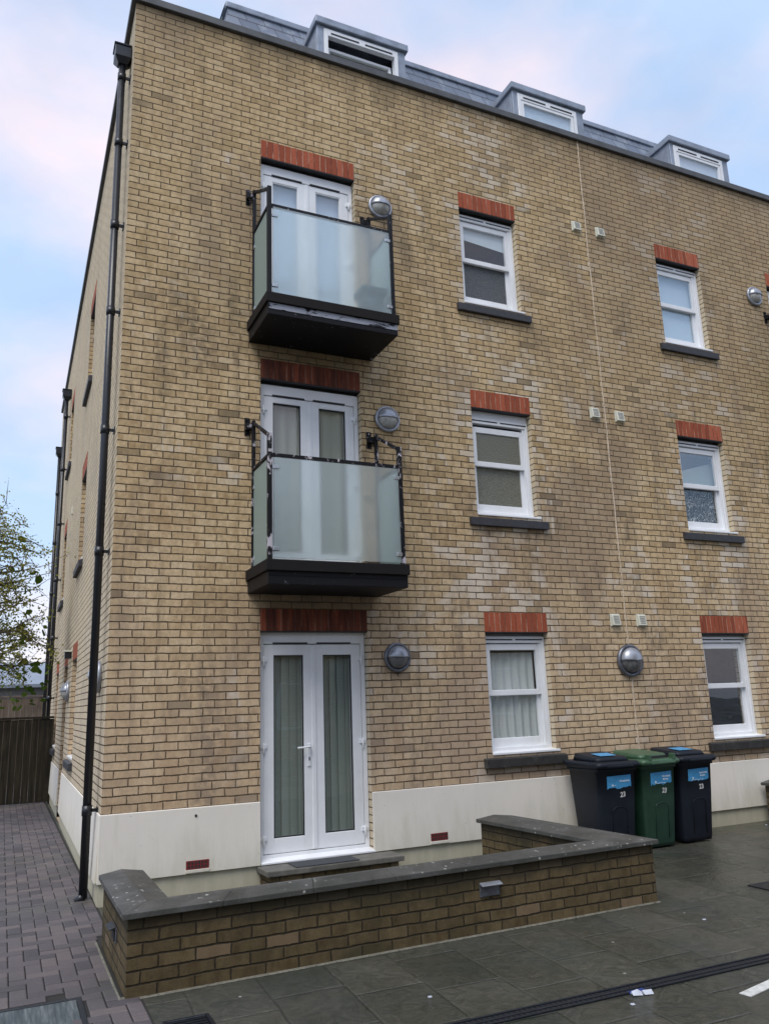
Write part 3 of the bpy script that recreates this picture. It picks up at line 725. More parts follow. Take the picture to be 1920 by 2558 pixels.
tag(MB().box(VX0 + .03, VX1 - .08, .185, .192, ZL[1] - 1.33, ZL[1] - .70).build('printed_cloth', M['print']), 'dark cloth with pale scrawled print in the first floor window at right', 'cloth')
m = MB()
m.hexa([(VX0 + .03, .20, ZL[1] - .64), (VX1 - .05, .20, ZL[1] - .64), (VX1 - .05, .205, ZL[1] - .64), (VX0 + .03, .205, ZL[1] - .64), (VX0 + .03, .20, ZL[1] - .50), (VX1 - .05, .20, ZL[1] - .28), (VX1 - .05, .205, ZL[1] - .28), (VX0 + .03, .205, ZL[1] - .50)])
lw = tag(m.build('window_drape', M['drape']), 'grey drape looped up behind the first floor window at right', 'curtain')
m = MB()
for k in range(9):
    m.lathe([(.022, 0), (.018, .006), (.0001, .008)], lambda u, d, w, k=k: (VX0 + .09 + k * .082 + u, .194 + d, ZL[1] - .655 + w + (.012 if k % 2 else -.012)), 10)
m.build('bead_trim', M['net'], lw)

# ------------------------------------------------------------------ coping, roof, dormers
mb = MB()
mb.prism([(-.05, -.05), (BX1, -.05), (BX1, .28), (.28, .28), (.28 + SK * BY1, BY1), (-.05 + SK * BY1, BY1)], ZC - .01, ZC + .085)
mb.build('roof_coping', M['coping_metal'], B, bevel=.008)
mb = MB(); mb.box(.28, BX1, .28, BY1, ZC - .08, ZC - .02); mb.build('flat_roof', M['coping_metal'], B)
MX0, MX1, MY0, MY1 = .78, 10.42, .30, 9.0
rings = []
for k in range(7):
    t = k / 6; ins = .5 * (t + .5 * t * (1 - t)); fl = .46 * (1 - (1 - t) ** 1.8)
    z = ZC - .03 + 1.20 * t
    rings.append([(MX0 + fl, MY0 + ins, z), (MX1 - fl * 1.15, MY0 + ins, z), (MX1 - fl * 1.15, MY1 - ins, z), (MX0 + fl, MY1 - ins, z)])
mb = MB(); mb.loft(rings, cap=True, smooth=False)
rf = mb.build('mansard_roof', M['slate'], B)
x0, y0, zt = rings[-1][0]; x1 = rings[-1][1][0]
mb = MB(); mb.box(x0 - .03, x1 + .03, y0 - .035, y0 + .14, zt - .03, zt + .055); mb.box(x0 - .03, x0 + .14, y0 + .14, MY1 - .5, zt - .03, zt + .055)
mb.build('ridge_capping', M['lead'], rf, bevel=.012)
def dormer(x0, x1, fx0, fx1, opened=False):
    y0, zt = .25, 9.63
    m = MB()
    m.box(x0, fx0, y0, y0 + .05, ZC - .02, zt - .05); m.box(fx1, x1, y0, y0 + .05, ZC - .02, zt - .05); m.box(fx0, fx1, y0, y0 + .05, 9.545, zt - .05); m.box(fx0, fx1, y0, y0 + .05, ZC - .02, 8.80)
    m.box(x0 + .001, x0 + .05, y0 + .05, 1.3, ZC - .02, zt - .05); m.box(x1 - .05, x1 - .001, y0 + .05, 1.3, ZC - .02, zt - .05)
    d = m.build('dormer', M['lead'], B, bevel=.004, seg=1)
    MB().box(x0 - .035, x1 + .035, y0 - .045, 1.4, zt - .05, zt + .055).build('dormer_roof', M['lead'], d, bevel=.014)
    m = MB()
    m.ring(front, fx0 + .003, fx1 - .003, 8.803, 9.542, .055, y0 - .012, y0 + .06, .05, .10)
    if not opened: m.ring(front, fx0 + .062, fx1 - .062, 8.856, 9.438, .045, y0 - .004, y0 + .045)
    m.build('dormer_window', M['upvc'], d, bevel=.004, seg=1)
    c = (fx0 + fx1) / 2
    for p, q in ((fx0 + .10, c - .04), (c + .05, fx1 - .09)): MB().box(p, q, y0 - .017, y0 - .008, 9.474, 9.496).build('trickle_vent', M['slot'], d)
    if opened:
        # hopper sash tilted inwards: dark gap above it
        a = R(7); gx0, gx1 = fx0 + .066, fx1 - .066
        def TT(u, dd, w): return (u, y0 + .03 + dd * math.cos(a) + (w) * math.sin(a), 8.86 + w * math.cos(a) - dd * math.sin(a))
        MB().ring(TT, gx0, gx1, 0, .50, .045, 0, .045).build('open_sash', M['upvc'], d, bevel=.004, seg=1)
        MB().tbox(TT, gx0 + .045, gx1 - .045, .018, .024, .04, .46).build('pane', M['glass'], d)
        m = MB()
        for k in range(14): m.box(fx0 + .07, fx1 - .07, y0 + .105 + k * .004, y0 + .125 + k * .004, 8.84 + k * .034, 8.846 + k * .034 + .024)
        tag(m.build('slatted_blind', M['vblind']), 'grey green slatted blind inside the open leftmost dormer', 'blind')
    else:
        MB().box(fx0 + .10, fx1 - .10, y0 + .016, y0 + .022, 8.895, 9.40).build('pane', M['glass_sky'], d)
    MB().box(x0 + .05, x1 - .05, 1.15, 1.2, ZC, zt - .06).build('dormer_back', M['room'], d)
    return d
dormer(2.29, 3.57, 2.38, 3.46, True)
dormer(5.32, 6.60, 5.40, 6.47); dormer(8.34, 9.62, 8.41, 9.49)
for a, b, side in ((5.40, 6.47, 'middle'), (8.41, 9.49, 'right hand')):
    tag(MB().box(a + .06, b - .06, .30, .304, 8.82, 9.50).build('roller_blind', M['blind']), 'pale roller blind drawn down in the %s dormer' % side, 'blind')

# movement joint, extractor vents, downpipes
mb = MB(); pts = []
for k in range(60):
    z = .0 + (ZC - .0) * k / 59
    pts.append((6.215 + .004 * math.sin(k * .9) + random.uniform(-.0025, .0025), -.002, z))
mb.tube(pts, [random.uniform(.006, .0105) for _ in pts], 6); mb.build('movement_joint', M['mastic'], B)
for zc in (1.80, 4.545, 7.335):
    for x in (6.035, 6.455):
        m = MB(); m.hexa([(x - .078, -.012, zc - .078), (x + .078, -.012, zc - .078), (x + .078, 0, zc - .078), (x - .078, 0, zc - .078), (x - .078, -.012, zc + .078), (x + .078, -.012, zc + .078), (x + .078, 0, zc + .078), (x - .078, 0, zc + .078)])
        v = m.build('extractor_vent', M['vent'], B, bevel=.003, seg=1)
        c = MB(); c.hexa([(x - .062, -.05, zc - .066), (x + .062, -.05, zc - .066), (x + .062, -.01, zc - .07), (x - .062, -.01, zc - .07), (x - .062, -.03, zc + .066), (x + .062, -.03, zc + .066), (x + .062, -.01, zc + .07), (x - .062, -.01, zc + .07)])
        c.build('vent_cowl', M['vent'], v, bevel=.004, seg=1)
        g = MB()
        for k in range(5):
            zz = zc - .045 + k * .021; yy = -.0515 + .02 * (zz - zc + .066) / .132
            g.box(x - .042, x + .042, yy, yy + .006, zz, zz + .013)
        g.build('louvre', M['vent_grey'], v)
def downpipe(y, zt, x=-.095, clips=(), size=.092, r=.039):
    wx = SK * y; x += wx
    m = MB(); m.tube([(x, y, GZ + .03), (x, y, zt)], r, 14); m.tube([(x, y, GZ + .06), (x - .02, y, GZ + .03), (x - .06, y, GZ + .005)], r * .98, 12)
    p = m.build('downpipe', M['pipe'], B)
    h = MB(); s = size
    h.loft([[(x - .05, y - .05, zt - .04), (x + .05, y - .05, zt - .04), (x + .05, y + .05, zt - .04), (x - .05, y + .05, zt - .04)],
            [(x - s, y - s, zt + .03), (wx - .004, y - s, zt + .03), (wx - .004, y + s, zt + .03), (x - s, y + s, zt + .03)],
            [(x - s, y - s, zt + .17), (wx - .004, y - s, zt + .17), (wx - .004, y + s, zt + .17), (x - s, y + s, zt + .17)]], True, False)
    h.box(x - s - .012, wx - .004, y - s - .012, y + s + .012, zt + .17, zt + .19)
    h.build('rain_hopper', M['pipe'], p, bevel=.008)
    for z in clips:
        c = MB(); c.tube([(x, y, z - .045), (x, y, z + .045)], r + .007, 14); c.bar((x + .03, y, z), (wx - .002, y, z), .022, .03); c.box(wx - .012, wx - .001, y - .055, y + .055, z - .025, z + .025)
        c.build('pipe_clip', M['pipe'], p)
    return p
downpipe(.30, 8.17, clips=(.02, 2.45, 3.72, 5.05, 6.08, 7.12, 7.98))
downpipe(9.95, 7.62, clips=(1.2, 2.4, 3.6, 4.8, 6.0, 7.2)); downpipe(12.1, 6.95, clips=(1.2, 2.4, 3.6, 4.8, 6.0))

# ------------------------------------------------------------------ balconies
def balcony(x0, zs, rail, flake):
    x1 = x0 + 1.505; yf = -.755
    px0, px1, py = x0 + .055, x1 - .03, -.665
    rz = zs + 1.055
    bl = MB().box(x0, x1, yf, -.002, zs - .108, zs).build('balcony', M['deck'], B, bevel=.006)
    MB().box(x0 + .022, x1 - .012, yf + .03, -.002, zs - .235, zs - .109).build('soffit_box', M['under'], bl, bevel=.006)
    MB().box(x0 + .026, x1 - .016, yf + .0245, yf + .0298, zs - (.175 if flake == 0 else .15), zs - .1095).build('fascia_strip', M['under_peel' if flake == 0 else 'under'], bl)
    for s, px in ((0, px0), (1, px1)):
        m = MB(); m.box(px - .022, px + .022, py - .022, py + .022, zs + .001, rz + .225); m.build('post', M[rail], bl, bevel=.003, seg=1)
        m = MB(); m.box(px - .018, px + .018, -.112, -.076, zs + .001, rz + .545); m.build('post', M[rail], bl, bevel=.003, seg=1)
        m = MB(); m.bar((px, -.076, rz + .530), (px, py + .0225, rz + .21), .036, .03); m.build('brace', M[rail], bl, bevel=.003, seg=1)
        m = MB(); m.bar((px, -.113, rz), (px, py + .0225, rz), .034, .036); m.build('handrail', M[rail], bl, bevel=.003, seg=1)
        m = MB(); m.box(px - .075, px - .019, -.012, -.001, rz + .40, rz + .60); m.box(px - .075, px + .018, -.075, -.0125, rz + .455, rz + .525); m.tube([(px - .055, -.03, rz + .43), (px - .055, -.012, rz + .43)], .012, 8); m.tube([(px - .055, -.03, rz + .57), (px - .055, -.012, rz + .57)], .012, 8)
        m.build('wall_bracket', M['peel_more'], bl, bevel=.003, seg=1)
        if True:
            gx = px
            MB().box(gx - .006, gx + .006, py + .035, -.125, zs + .03, rz - .03).build('glass_panel', M['frost_side'], bl)
    m = MB(); m.box(px0 + .0225, px1 - .0225, py - .018, py + .018, rz - .02, rz + .018); m.build('handrail', M[rail], bl, bevel=.003, seg=1)
    MB().box(px0 + .034, px1 - .034, py - .034, py - .022, zs + .025, rz - .03).build('glass_panel', M['frost'], bl)
    for px, s in ((px0, 1), (px1, -1)):
        for z in (zs + .11, rz - .13):
            m = MB(); m.box(px + s * .0225 if s > 0 else px - .085, px + .085 if s > 0 else px - .0225, py - .042, py - .018, z - .02, z + .02); m.build('glass_clip', M['clip'], bl, bevel=.004, seg=1)
    for px in (px0, px1):
        for z in (zs + .11, rz - .20): MB().box(px - .014, px + .014, -.16, -.1125, z - .02, z + .02).build('glass_clip', M['clip'], bl, bevel=.004, seg=1)
    return bl
balcony(1.305, SLAB[1], 'peel_more', 1); balcony(1.305, SLAB[2], 'peel', 0); balcony(9.63, SLAB[2], 'peel', 0)
# pot on the upper balcony
pt = empty('plant_pot', (2.575, -.525, SLAB[2] + .002), 'dark green square plastic plant pot on the upper balcony behind the glass', 'plant pot')
def rrect(cx, cy, w, d, r, z, n=5):
    out = []
    for ax, ay, a0 in ((1, 1, 0), (-1, 1, 90), (-1, -1, 180), (1, -1, 270)):
        for k in range(n):
            a = R(a0 + 90 * k / (n - 1)); out.append((cx + ax * (w / 2 - r) + r * math.cos(a), cy + ay * (d / 2 - r) + r * math.sin(a), z))
    return out
m = MB(); m.loft([rrect(0, 0, .20, .20, .03, 0), rrect(0, 0, .26, .25, .035, .31)], True); m.build('pot_body', M['pot'], pt, local=True)
m = MB(); m.loft([rrect(0, 0, .31, .29, .035, .285), rrect(0, 0, .32, .295, .035, .335), rrect(0, 0, .26, .25, .03, .335), rrect(0, 0, .25, .24, .03, .30)], False); m.build('pot_rim', M['pot'], pt, local=True)

# ------------------------------------------------------------------ wall lamps
def wall_lamp(T, u, w, label, dark=False, wire=False, k=1.0):
    a, l = (M['alu_dark'], M['lens_dark']) if dark else (M['alu'], M['lens'])
    loc = Vector(T(u, 0, w)); T0 = T; T = (lambda a_, b_, c_: tuple(Vector(T0(u + a_, b_, w + c_)) - loc))
    e = empty('wall_lamp', loc, label, 'wall lamp', 'round bulkhead lamps on the brick walls'); e.scale = (k, k, k); hd = M['alu']
    m = MB(); m.lathe([(.150, .0), (.158, .012), (.158, .03), (.150, .042), (.132, .046), (.128, .03), (.0001, .03)], T, 36); m.build('lamp_rim', a, e, local=True)
    prof = [(.128 * math.cos(t * math.pi / 12), .032 + .095 * math.sin(t * math.pi / 12)) for t in range(7)]
    prof[-1] = (.0001, prof[-1][1])
    m = MB(); m.lathe(prof, T, 20, 0, math.pi); 
    m.poly([T(r, -d, 0) for r, d in prof] + [T(-r, -d, 0) for r, d in prof[-2::-1]])
    m.build('hood', hd, e, local=True)
    prof2 = [(r * .93, d * .90) for r, d in prof]
    m = MB(); m.lathe(prof2, T, 20, math.pi, 2 * math.pi); m.build('lens', l, e, local=True)
    if wire:
        m = MB(); m.tube([T(.005, -.008, -.156), T(.008, -.006, -.20)], .004, 6); m.build('cable', M['slot'], e, local=True)
    return e
wall_lamp(front, 2.985, 1.365, 'tarnished round wall lamp beside the ground floor glazed doors', True, True)
wall_lamp(front, 2.970, 4.09, 'round grey wall lamp right of the first floor balcony doors')
wall_lamp(front, 2.978, 6.87, 'round grey wall lamp right of the top floor balcony doors')
wall_lamp(front, 6.195, 1.297, 'large tarnished round wall lamp on the pale movement joint above the bins', True, False, 1.27)
wall_lamp(front, 9.44, 6.91, 'round grey wall lamp at the right edge of the top storey')
wall_lamp(sidew, .62, 1.24, 'round wall lamp half hidden behind the nearest black downpipe')
wall_lamp(sidew, 5.45, 1.22, 'round wall lamp on the side wall between window and entrance door')
m = MB(); m.tbox(sidew, 5.19, 5.30, -.10, -.001, 1.70, 1.80); e = m.build('security_lamp', M['pipe']); tag(e, 'small black security lamp high beside the side entrance', 'lamp')
MB().tbox(sidew, 5.17, 5.32, -.11, -.001, 1.8005, 1.825).build('lamp_cap', M['vent'], e)
MB().tbox(sidew, 7.02, 7.12, -.02, 0, 4.36, 4.50).build('white_vent', M['vent'], B)

# ------------------------------------------------------------------ ground
m = MB(); m.quad((-120, -120, GZ), (120, -120, GZ), (120, 120, GZ), (-120, 120, GZ)); tag(m.build('paving', M['flags']), kind='structure')
# block paved path: a herringbone of real blocks on a bedding sheet
m = MB(); m.quad((-1.25, -6.2, GZ + .004), (-.004, -6.2, GZ + .004), (.03, 14.4, GZ + .004), (-1.25, 14.4, GZ + .004)); tag(m.build('path_bed', M['soil']), kind='structure')
m = MB(); s = .102; g = .0035; bv = .006; zb, zt2 = GZ + .004, GZ + .016
def block(x0, x1, y0, y1):
    cx, cy = (x0 + x1) / 2, (y0 + y1) / 2
    dz = random.uniform(-.0018, .0018); tx, ty = random.uniform(-.006, .006), random.uniform(-.006, .006)
    def q(x, y, z): return (x, y, z + (dz + tx * (x - cx) + ty * (y - cy) if z > zb + .001 else 0))
    o = [(x0 + g, y0 + g), (x1 - g, y0 + g), (x1 - g, y1 - g), (x0 + g, y1 - g)]
    i = [(x0 + g + bv, y0 + g + bv), (x1 - g - bv, y0 + g + bv), (x1 - g - bv, y1 - g - bv), (x0 + g + bv, y1 - g - bv)]
    a = [m.vert(q(x, y, zb)) for x, y in o]; b = [m.vert(q(x, y, zt2 - .004)) for x, y in o]; c = [m.vert(q(x, y, zt2)) for x, y in i]
    for k in range(4):
        k2 = (k + 1) % 4
        m.face([a[k], a[k2], b[k2], b[k]]); m.face([b[k], b[k2], c[k2], c[k]])
    m.face(c)
for j in range(-50, 140):
    for i in range(-13, 1):
        x, y = i * s, j * s
        r = (i - j) % 4
        if r == 0: bx = (x, x + 2 * s, y, y + s)
        elif r == 3: bx = (x, x + s, y, y + 2 * s)
        else: continue
        lim = -.012 if bx[2] > -1.2 else (-.115 if bx[2] > -2.62 else -.012)
        if bx[1] > lim:
            bx = (bx[0], lim, bx[2], bx[3])
            if lim - bx[0] < .03: continue
        if bx[0] > -.98 and bx[1] < -.30 and bx[2] < -2.36 and bx[3] > -2.95: continue
        block(*bx)
tag(m.build('path', M['paver'], recalc=False), kind='structure')
m = MB(); m.box(-1.36, -1.265, -1.5, 9.3, GZ - .02, GZ + .06); tag(m.build('edging_kerb', M['step'], bevel=.008), kind='structure')
m = MB(); m.box(-4.4, -1.362, -1.5, 9.3, GZ - .02, GZ + .03); tag(m.build('planting_bed', M['soil']), kind='structure')
m = MB(); m.box(-.135, -.118, -2.56, -1.2, GZ, GZ + .02); m.hexa([(-.118, -2.572, GZ), (4.09, -2.482, GZ), (4.09, -2.40, GZ), (-.118, -2.50, GZ), (-.118, -2.566, GZ + .009), (4.09, -2.476, GZ + .009), (4.09, -2.40, GZ + .012), (-.118, -2.50, GZ + .012)]); tag(m.build('mortar_fillet', M['mortar_pale'], bevel=.004, seg=1), kind='structure')

# ------------------------------------------------------------------ garden walls
def garden_wall(label, group, outer, inner, zt=-.27):
    """outer/inner: four corners each, going left arm back, left front, right front, right arm back"""
    e = empty('garden_wall', (outer[1][0], outer[1][1], GZ), label, 'garden wall', group)
    pts = outer + inner[::-1]
    MB().prism(pts, GZ - .05, zt - .052).build('brickwork', M['garden_brick'], e)
    return e
def off(p, dx, dy): return (p[0] + dx, p[1] + dy)
O = [(-.095, -1.27), (-.095, -2.545), (4.075, -2.455), (3.93, -.58)]
I = [(.150, -1.27), (.150, -2.30), (3.70, -2.235), (3.575, -.58)]
gw = garden_wall('low brick garden wall with dark stone coping enclosing the doorstep', 'low garden walls', O, I)
zc0, zc1 = -.313, -.262
def coping(poly, parent):
    a, b, c, d = poly; mid = lambda p, q: ((p[0] + q[0]) / 2, (p[1] + q[1]) / 2)
    m = MB(); lo = [m.vert((*p, zc0)) for p in poly]; hi = [m.vert((*p, zc1 - .017)) for p in poly]
    r0, r1 = m.vert((*mid(a, d), zc1 + .008)), m.vert((*mid(b, c), zc1 + .008))
    m.face(lo[::-1]); m.face([lo[0], lo[1], hi[1], hi[0]]); m.face([lo[2], lo[3], hi[3], hi[2]])
    m.face([hi[0], hi[1], r1, r0]); m.face([r0, r1, hi[2], hi[3]])
    m.face([lo[1], lo[2], hi[2], r1, hi[1]]); m.face([lo[3], lo[0], hi[0], r0, hi[3]])
    m.build('coping_stone', M['stone'], parent, bevel=.004, angle=50)
k = .035
oc = [(-.13, -1.235), (-.13, -2.585), (4.115, -2.492), (3.968, -.545)]; ic = [(.19, -1.235), (.19, -2.262), (3.662, -2.198), (3.54, -.545)]
coping([oc[0], oc[1], ic[1], ic[0]], gw)
N = 7
for q in range(N):
    t0, t1 = q / N, (q + 1) / N
    def lerp(a, b, t): return (a[0] + (b[0] - a[0]) * t, a[1] + (b[1] - a[1]) * t)
    a, b, c, d = lerp(oc[1], oc[2], t0), lerp(oc[1], oc[2], t1), lerp(ic[1], ic[2], t1), lerp(ic[1], ic[2], t0)
    gp = .0012
    if q == 0: a, d = (a[0] + .0015, a[1]), (d[0] + .0015, d[1])
    coping([off(a, gp * (q > 0), 0), off(b, -gp, 0), off(c, -gp, 0), off(d, gp * (q > 0), 0)], gw)
for t0, t1 in ((0, .36), (.36, .72), (.72, 1)):
    a, b, c, d = lerp(oc[2], oc[3], t0), lerp(oc[2], oc[3], t1), lerp(ic[2], ic[3], t1), lerp(ic[2], ic[3], t0)
    coping([off(a, 0, .0015), off(b, 0, -.001), off(c, 0, -.001), off(d, 0, .0015)], gw)
# brick-sized lights let into the garden wall
def step_light(T, parent, mat, hood='alu'):
    m = MB(); m.tbox(T, -.085, .085, -.012, .0, -.05, .04); l = m.build('step_light', M['alu_dark'], parent, bevel=.003, seg=1)
    h = MB(); h.hexa([T(*p) for p in ((-.088, -.055, .028), (.088, -.055, .028), (.088, -.0125, .04), (-.088, -.0125, .04), (-.088, -.055, .036), (.088, -.055, .036), (.088, -.0125, .052), (-.088, -.0125, .052))]); h.build('light_hood', M[hood], l, bevel=.002, seg=1)
    h = MB(); h.tbox(T, -.07, .07, -.02, -.0125, -.04, .02); h.build('light_lens', M[mat], l)
fx = 2.47; fy = -2.545 + .09 * (fx + .095) / 4.17
step_light(lambda u, d, w: (fx + u, fy + d, -.46 + w), gw, 'alu_dark')
step_light(lambda u, d, w: (-.095 + d, -2.02 + u, -.50 + w), gw, 'slot', 'slot')
gw2 = garden_wall('low brick garden wall at the right edge beyond the bins', 'low garden walls', [(8.12, -.12), (8.02, -2.45), (12.4, -2.35), (12.4, -2.1)], [(8.37, -.12), (8.27, -2.2), (12.35, -2.12), (12.38, -2.1)])
coping([(8.085, -.085), (7.985, -2.485), (8.31, -2.17), (8.405, -.085)], gw2); coping([(7.995, -2.487), (12.43, -2.385), (12.41, -2.06), (8.318, -2.168)], gw2)
# doorstep and mat
st = MB().prism([(1.425, -.0045), (1.435, -.335), (2.83, -.335), (2.84, -.0045)], -.628, -.578)
sto = st.build('doorstep', M['step'], B, bevel=.008)
MB().prism([(1.47, -.008), (1.47, -.30), (2.78, -.30), (2.78, -.008)], GZ - .02, -.629).build('step_riser', M['garden_brick'], sto)
tag(MB().box(1.72, 2.36, -.315, -.05, -.5775, -.567).build('doormat', M['mat'], bevel=.004), 'dark grey rectangular doormat on the stone step', 'doormat')

# ------------------------------------------------------------------ wheelie bins
def text_mesh(txt, size, name, mat, parent, loc, rot, shear=0.0):
    cu = bpy.data.curves.new(name, 'FONT'); cu.body = txt; cu.size = size; cu.align_x = 'CENTER'; cu.align_y = 'CENTER'; cu.shear = shear; cu.offset = size * .035
    to = bpy.data.objects.new(name, cu); COL.objects.link(to)
    dg = bpy.context.evaluated_depsgraph_get(); me = bpy.data.meshes.new_from_object(to.evaluated_get(dg))
    bpy.data.objects.remove(to)
    o = bpy.data.objects.new(name, me); COL.objects.link(o); me.materials.clear(); me.materials.append(mat)
    o.location = loc; o.rotation_euler = rot; o.parent = parent
    return o
def wheelie_bin(x, y, rz, col, lidm, label, two, lidsticker):
    e = empty('wheelie_bin', (x, y, GZ), label, 'wheelie bin', 'wheelie bins by the wall', rz); e.scale = (.935, .935, 1.0)
    # body: front face at -y
    def sec(z, w, yf, yb, r): return rrect(0, (yf + yb) / 2, w, yb - yf, r, z, 4)
    m = MB(); m.loft([sec(.02, .44, -.24, .22, .04), sec(.06, .455, -.25, .23, .04), sec(.55, .50, -.30, .27, .045), sec(.84, .525, -.325, .30, .05), sec(.845, .56, -.345, .32, .05), sec(.885, .565, -.35, .325, .05)], True)
    b = m.build('bin_body', col, e, local=True)
    # arch relief pressed into the front
    m = MB(); arch = []
    for kk in range(15):
        a = math.pi * kk / 14; arch.append((.10 * math.cos(a), .43 + .05 * math.sin(a)))
    full = [(.10, .10)] + arch + [(-.10, .10)]
    def fy_(z): return -.25 - (.05 * (z - .06) / .49 if z < .55 else .05 + .025 * (z - .55) / .29)
    pts = [(px + .02, fy_(pz) - .002, pz) for px, pz in full]
    m.tube(pts, .0045, 6); m.build('panel_ridge', col, b, local=True)
    # lid: shallow tray with a front lip, raised pads, hinge handle
    m = MB(); m.loft([sec(.878, .575, -.375, .325, .05), sec(.90, .60, -.40, .335, .055), sec(.925, .60, -.40, .335, .055), sec(.945, .575, -.375, .32, .06), ], True)
    m.loft([rrect(0, -.02, .46, .54, .05, .945, 4), [(px, py, .985 + (py + .29) * .07) for px, py, pz in rrect(0, -.01, .42, .49, .06, 0, 4)]], True)
    l = m.build('bin_lid', lidm, e, local=True)
    m = MB(); m.box(-.18, .18, -.425, -.38, .893, .913); m.build('lid_grip', lidm, l, bevel=.006, local=True)
    m = MB(); m.tube([(-.27, .36, .93), (.27, .36, .93)], .016, 8)
    for sx in (-.24, -.09, .09, .24): m.box(sx - .018, sx + .018, .29, .37, .89, .94)
    m.build('bin_handle', col, b, bevel=.004, local=True)
    for sx in (-1, 1):
        m = MB(); m.tube([(sx * .20, .25, .10), (sx * .255, .25, .10)], .10, 18); m.build('wheel', M['tyre'], e, bevel=.006, local=True, angle=50)
    # torn blue sticker, rather plain print
    rng = random.Random(label); y_ = lambda z: fy_(z) - .0025
    zt_, zb_ = .80, .668
    top = [(-.14, zt_ - .004), (.185, zt_ + .004)]; bot = []
    nn = 12
    for kk in range(nn + 1):
        bot.append(((.187 - .327 * kk / nn), zb_ + rng.uniform(-.009, .011) + (.012 if kk < 4 else 0)))
    m = MB(); pp = [(px, y_(pz), pz) for px, pz in top + bot]; m.poly(pp); pq = [(px, y_(pz) + .002, pz) for px, pz in top + bot]; m.poly(pq[::-1])
    for kk in range(len(pp)): m.quad(pp[kk], pp[(kk + 1) % len(pp)], pq[(kk + 1) % len(pq)], pq[kk])
    sk = m.build('sticker', M['sticker'], e, local=True)
    m = MB()
    def stroke(a, b, z, h): m.box(a, b, y_(z) - .0035, y_(z) - .0005, z - h / 2, z + h / 2)
    for r_, (zz, a, b) in enumerate(((.752, .04, .155), (.722, .05, .12)) if two else ((.742, .03, .16),)):
        xx = a
        while xx < b:
            w_ = rng.uniform(.008, .018); stroke(xx, xx + w_, zz + rng.uniform(-.002, .002), .016); xx += w_ + .004
    xx = -.085
    while xx < (.10 if two else -.02):
        w_ = rng.uniform(.006, .02); stroke(xx, xx + w_, .682 + rng.uniform(-.004, .004) if two else .70, .006); xx += w_ + .006
    stroke(-.075, -.055, .70, .02)
    m.build('sticker_print', M['ink'], sk, local=True)
    text_mesh('23', .072, 'painted_number', M['paint'], e, (.065, y_(.60) - .001, .60), (R(96), R(rng.uniform(-7, 5)), 0), rng.uniform(-.1, .2))
    if lidsticker:
        m = MB(); m.hexa([(-.12, -.20, 1.0005), (.10, -.20, 1.0005), (.13, .02, 1.0155), (-.10, .02, 1.0155), (-.12, -.20, 1.003), (.10, -.20, 1.003), (.13, .02, 1.0185), (-.10, .02, 1.0185)]); m.build('lid_sticker', M['sticker'], l, local=True)
    else:
        m = MB()
        for sx in (-.19, .19): m.box(sx - .022, sx + .022, -.40, -.33, .925, .995)
        m.build('lid_catch', lidm, l, bevel=.008, local=True)
        m = MB(); m.box(-.15, .15, -.345, -.335, .952, .978); m.build('lid_slot', M['slot'], l, local=True)
    return e
wheelie_bin(5.235, -.45, R(-5), M['bin_blue'], M['bin_blue'], 'navy wheelie bin with a one line sticker, partly behind the garden wall', False, True)
wheelie_bin(5.785, -.46, R(1.5), M['bin_green'], M['bin_lid_green'], 'dark green wheelie bin between two navy bins', True, False)
wheelie_bin(6.365, -.44, R(0), M['bin_blue'], M['bin_blue'], 'navy wheelie bin right of the green one, standing clear of the wall', True, True)

# ------------------------------------------------------------------ things on the paving
e = empty('drain_channel', (4, -3.9, GZ), 'long black slotted drain channel set in the wet flagstones', 'drain')
def dy(x): return -.012 * (x - 1.5)
m = MB()
def strip(m, y0, y1, z0, z1, xa=.2, xb=12): m.hexa([(xa, y0 + dy(xa), z0), (xb, y0 + dy(xb), z0), (xb, y1 + dy(xb), z0), (xa, y1 + dy(xa), z0), (xa, y0 + dy(xa), z1), (xb, y0 + dy(xb), z1), (xb, y1 + dy(xb), z1), (xa, y1 + dy(xa), z1)])
strip(m, -3.938, -3.926, GZ + .001, GZ + .012); strip(m, -3.836, -3.824, GZ + .001, GZ + .012); strip(m, -3.889, -3.873, GZ + .001, GZ + .010)
m.build('drain_rim', M['iron'], e, bevel=.002, seg=1)
m = MB(); strip(m, -3.926, -3.836, GZ + .0008, GZ + .004); m.build('drain_grating', M['grating'], e)
m = MB(); m.hexa([(2.995, -4.325, GZ + .001), (5.2, -3.86 - .075 + .02, GZ + .001), (5.2, -3.86, GZ + .001), (3.0, -4.245, GZ + .001), (2.995, -4.325, GZ + .005), (5.2, -3.915, GZ + .005), (5.2, -3.84, GZ + .005), (3.0, -4.245, GZ + .005)])
m = MB(); a = (3.0, -4.285); dirv = Vector((.975, .215)).normalized(); nv = Vector((-dirv.y, dirv.x)) * .036
L_ = 2.2; p = [Vector(a) - nv, Vector(a) + dirv * L_ - nv, Vector(a) + dirv * L_ + nv, Vector(a) + nv]
m.prism([tuple(q) for q in p][:], GZ + .001, GZ + .005); tag(m.build('painted_line', M['line']), kind='structure')
e = empty('manhole_cover', (-.65, -2.65, GZ), 'streaked grey galvanised manhole cover in the block paved path', 'manhole cover')
m = MB(); m.ring(lambda u, d, w: (u, w, GZ + .006 + d), -.975, -.325, -2.93, -2.385, .03, 0, .014); m.build('cover_frame', M['iron'], e, bevel=.002, seg=1)
m = MB(); m.box(-.944, -.356, -2.899, -2.416, GZ + .006, GZ + .016); m.build('cover_plate', M['galv'], e, bevel=.002, seg=1)
e = empty('manhole_cover', (5.4, -2.7, GZ), 'dark rectangular manhole cover at the right among flagstones', 'manhole cover')
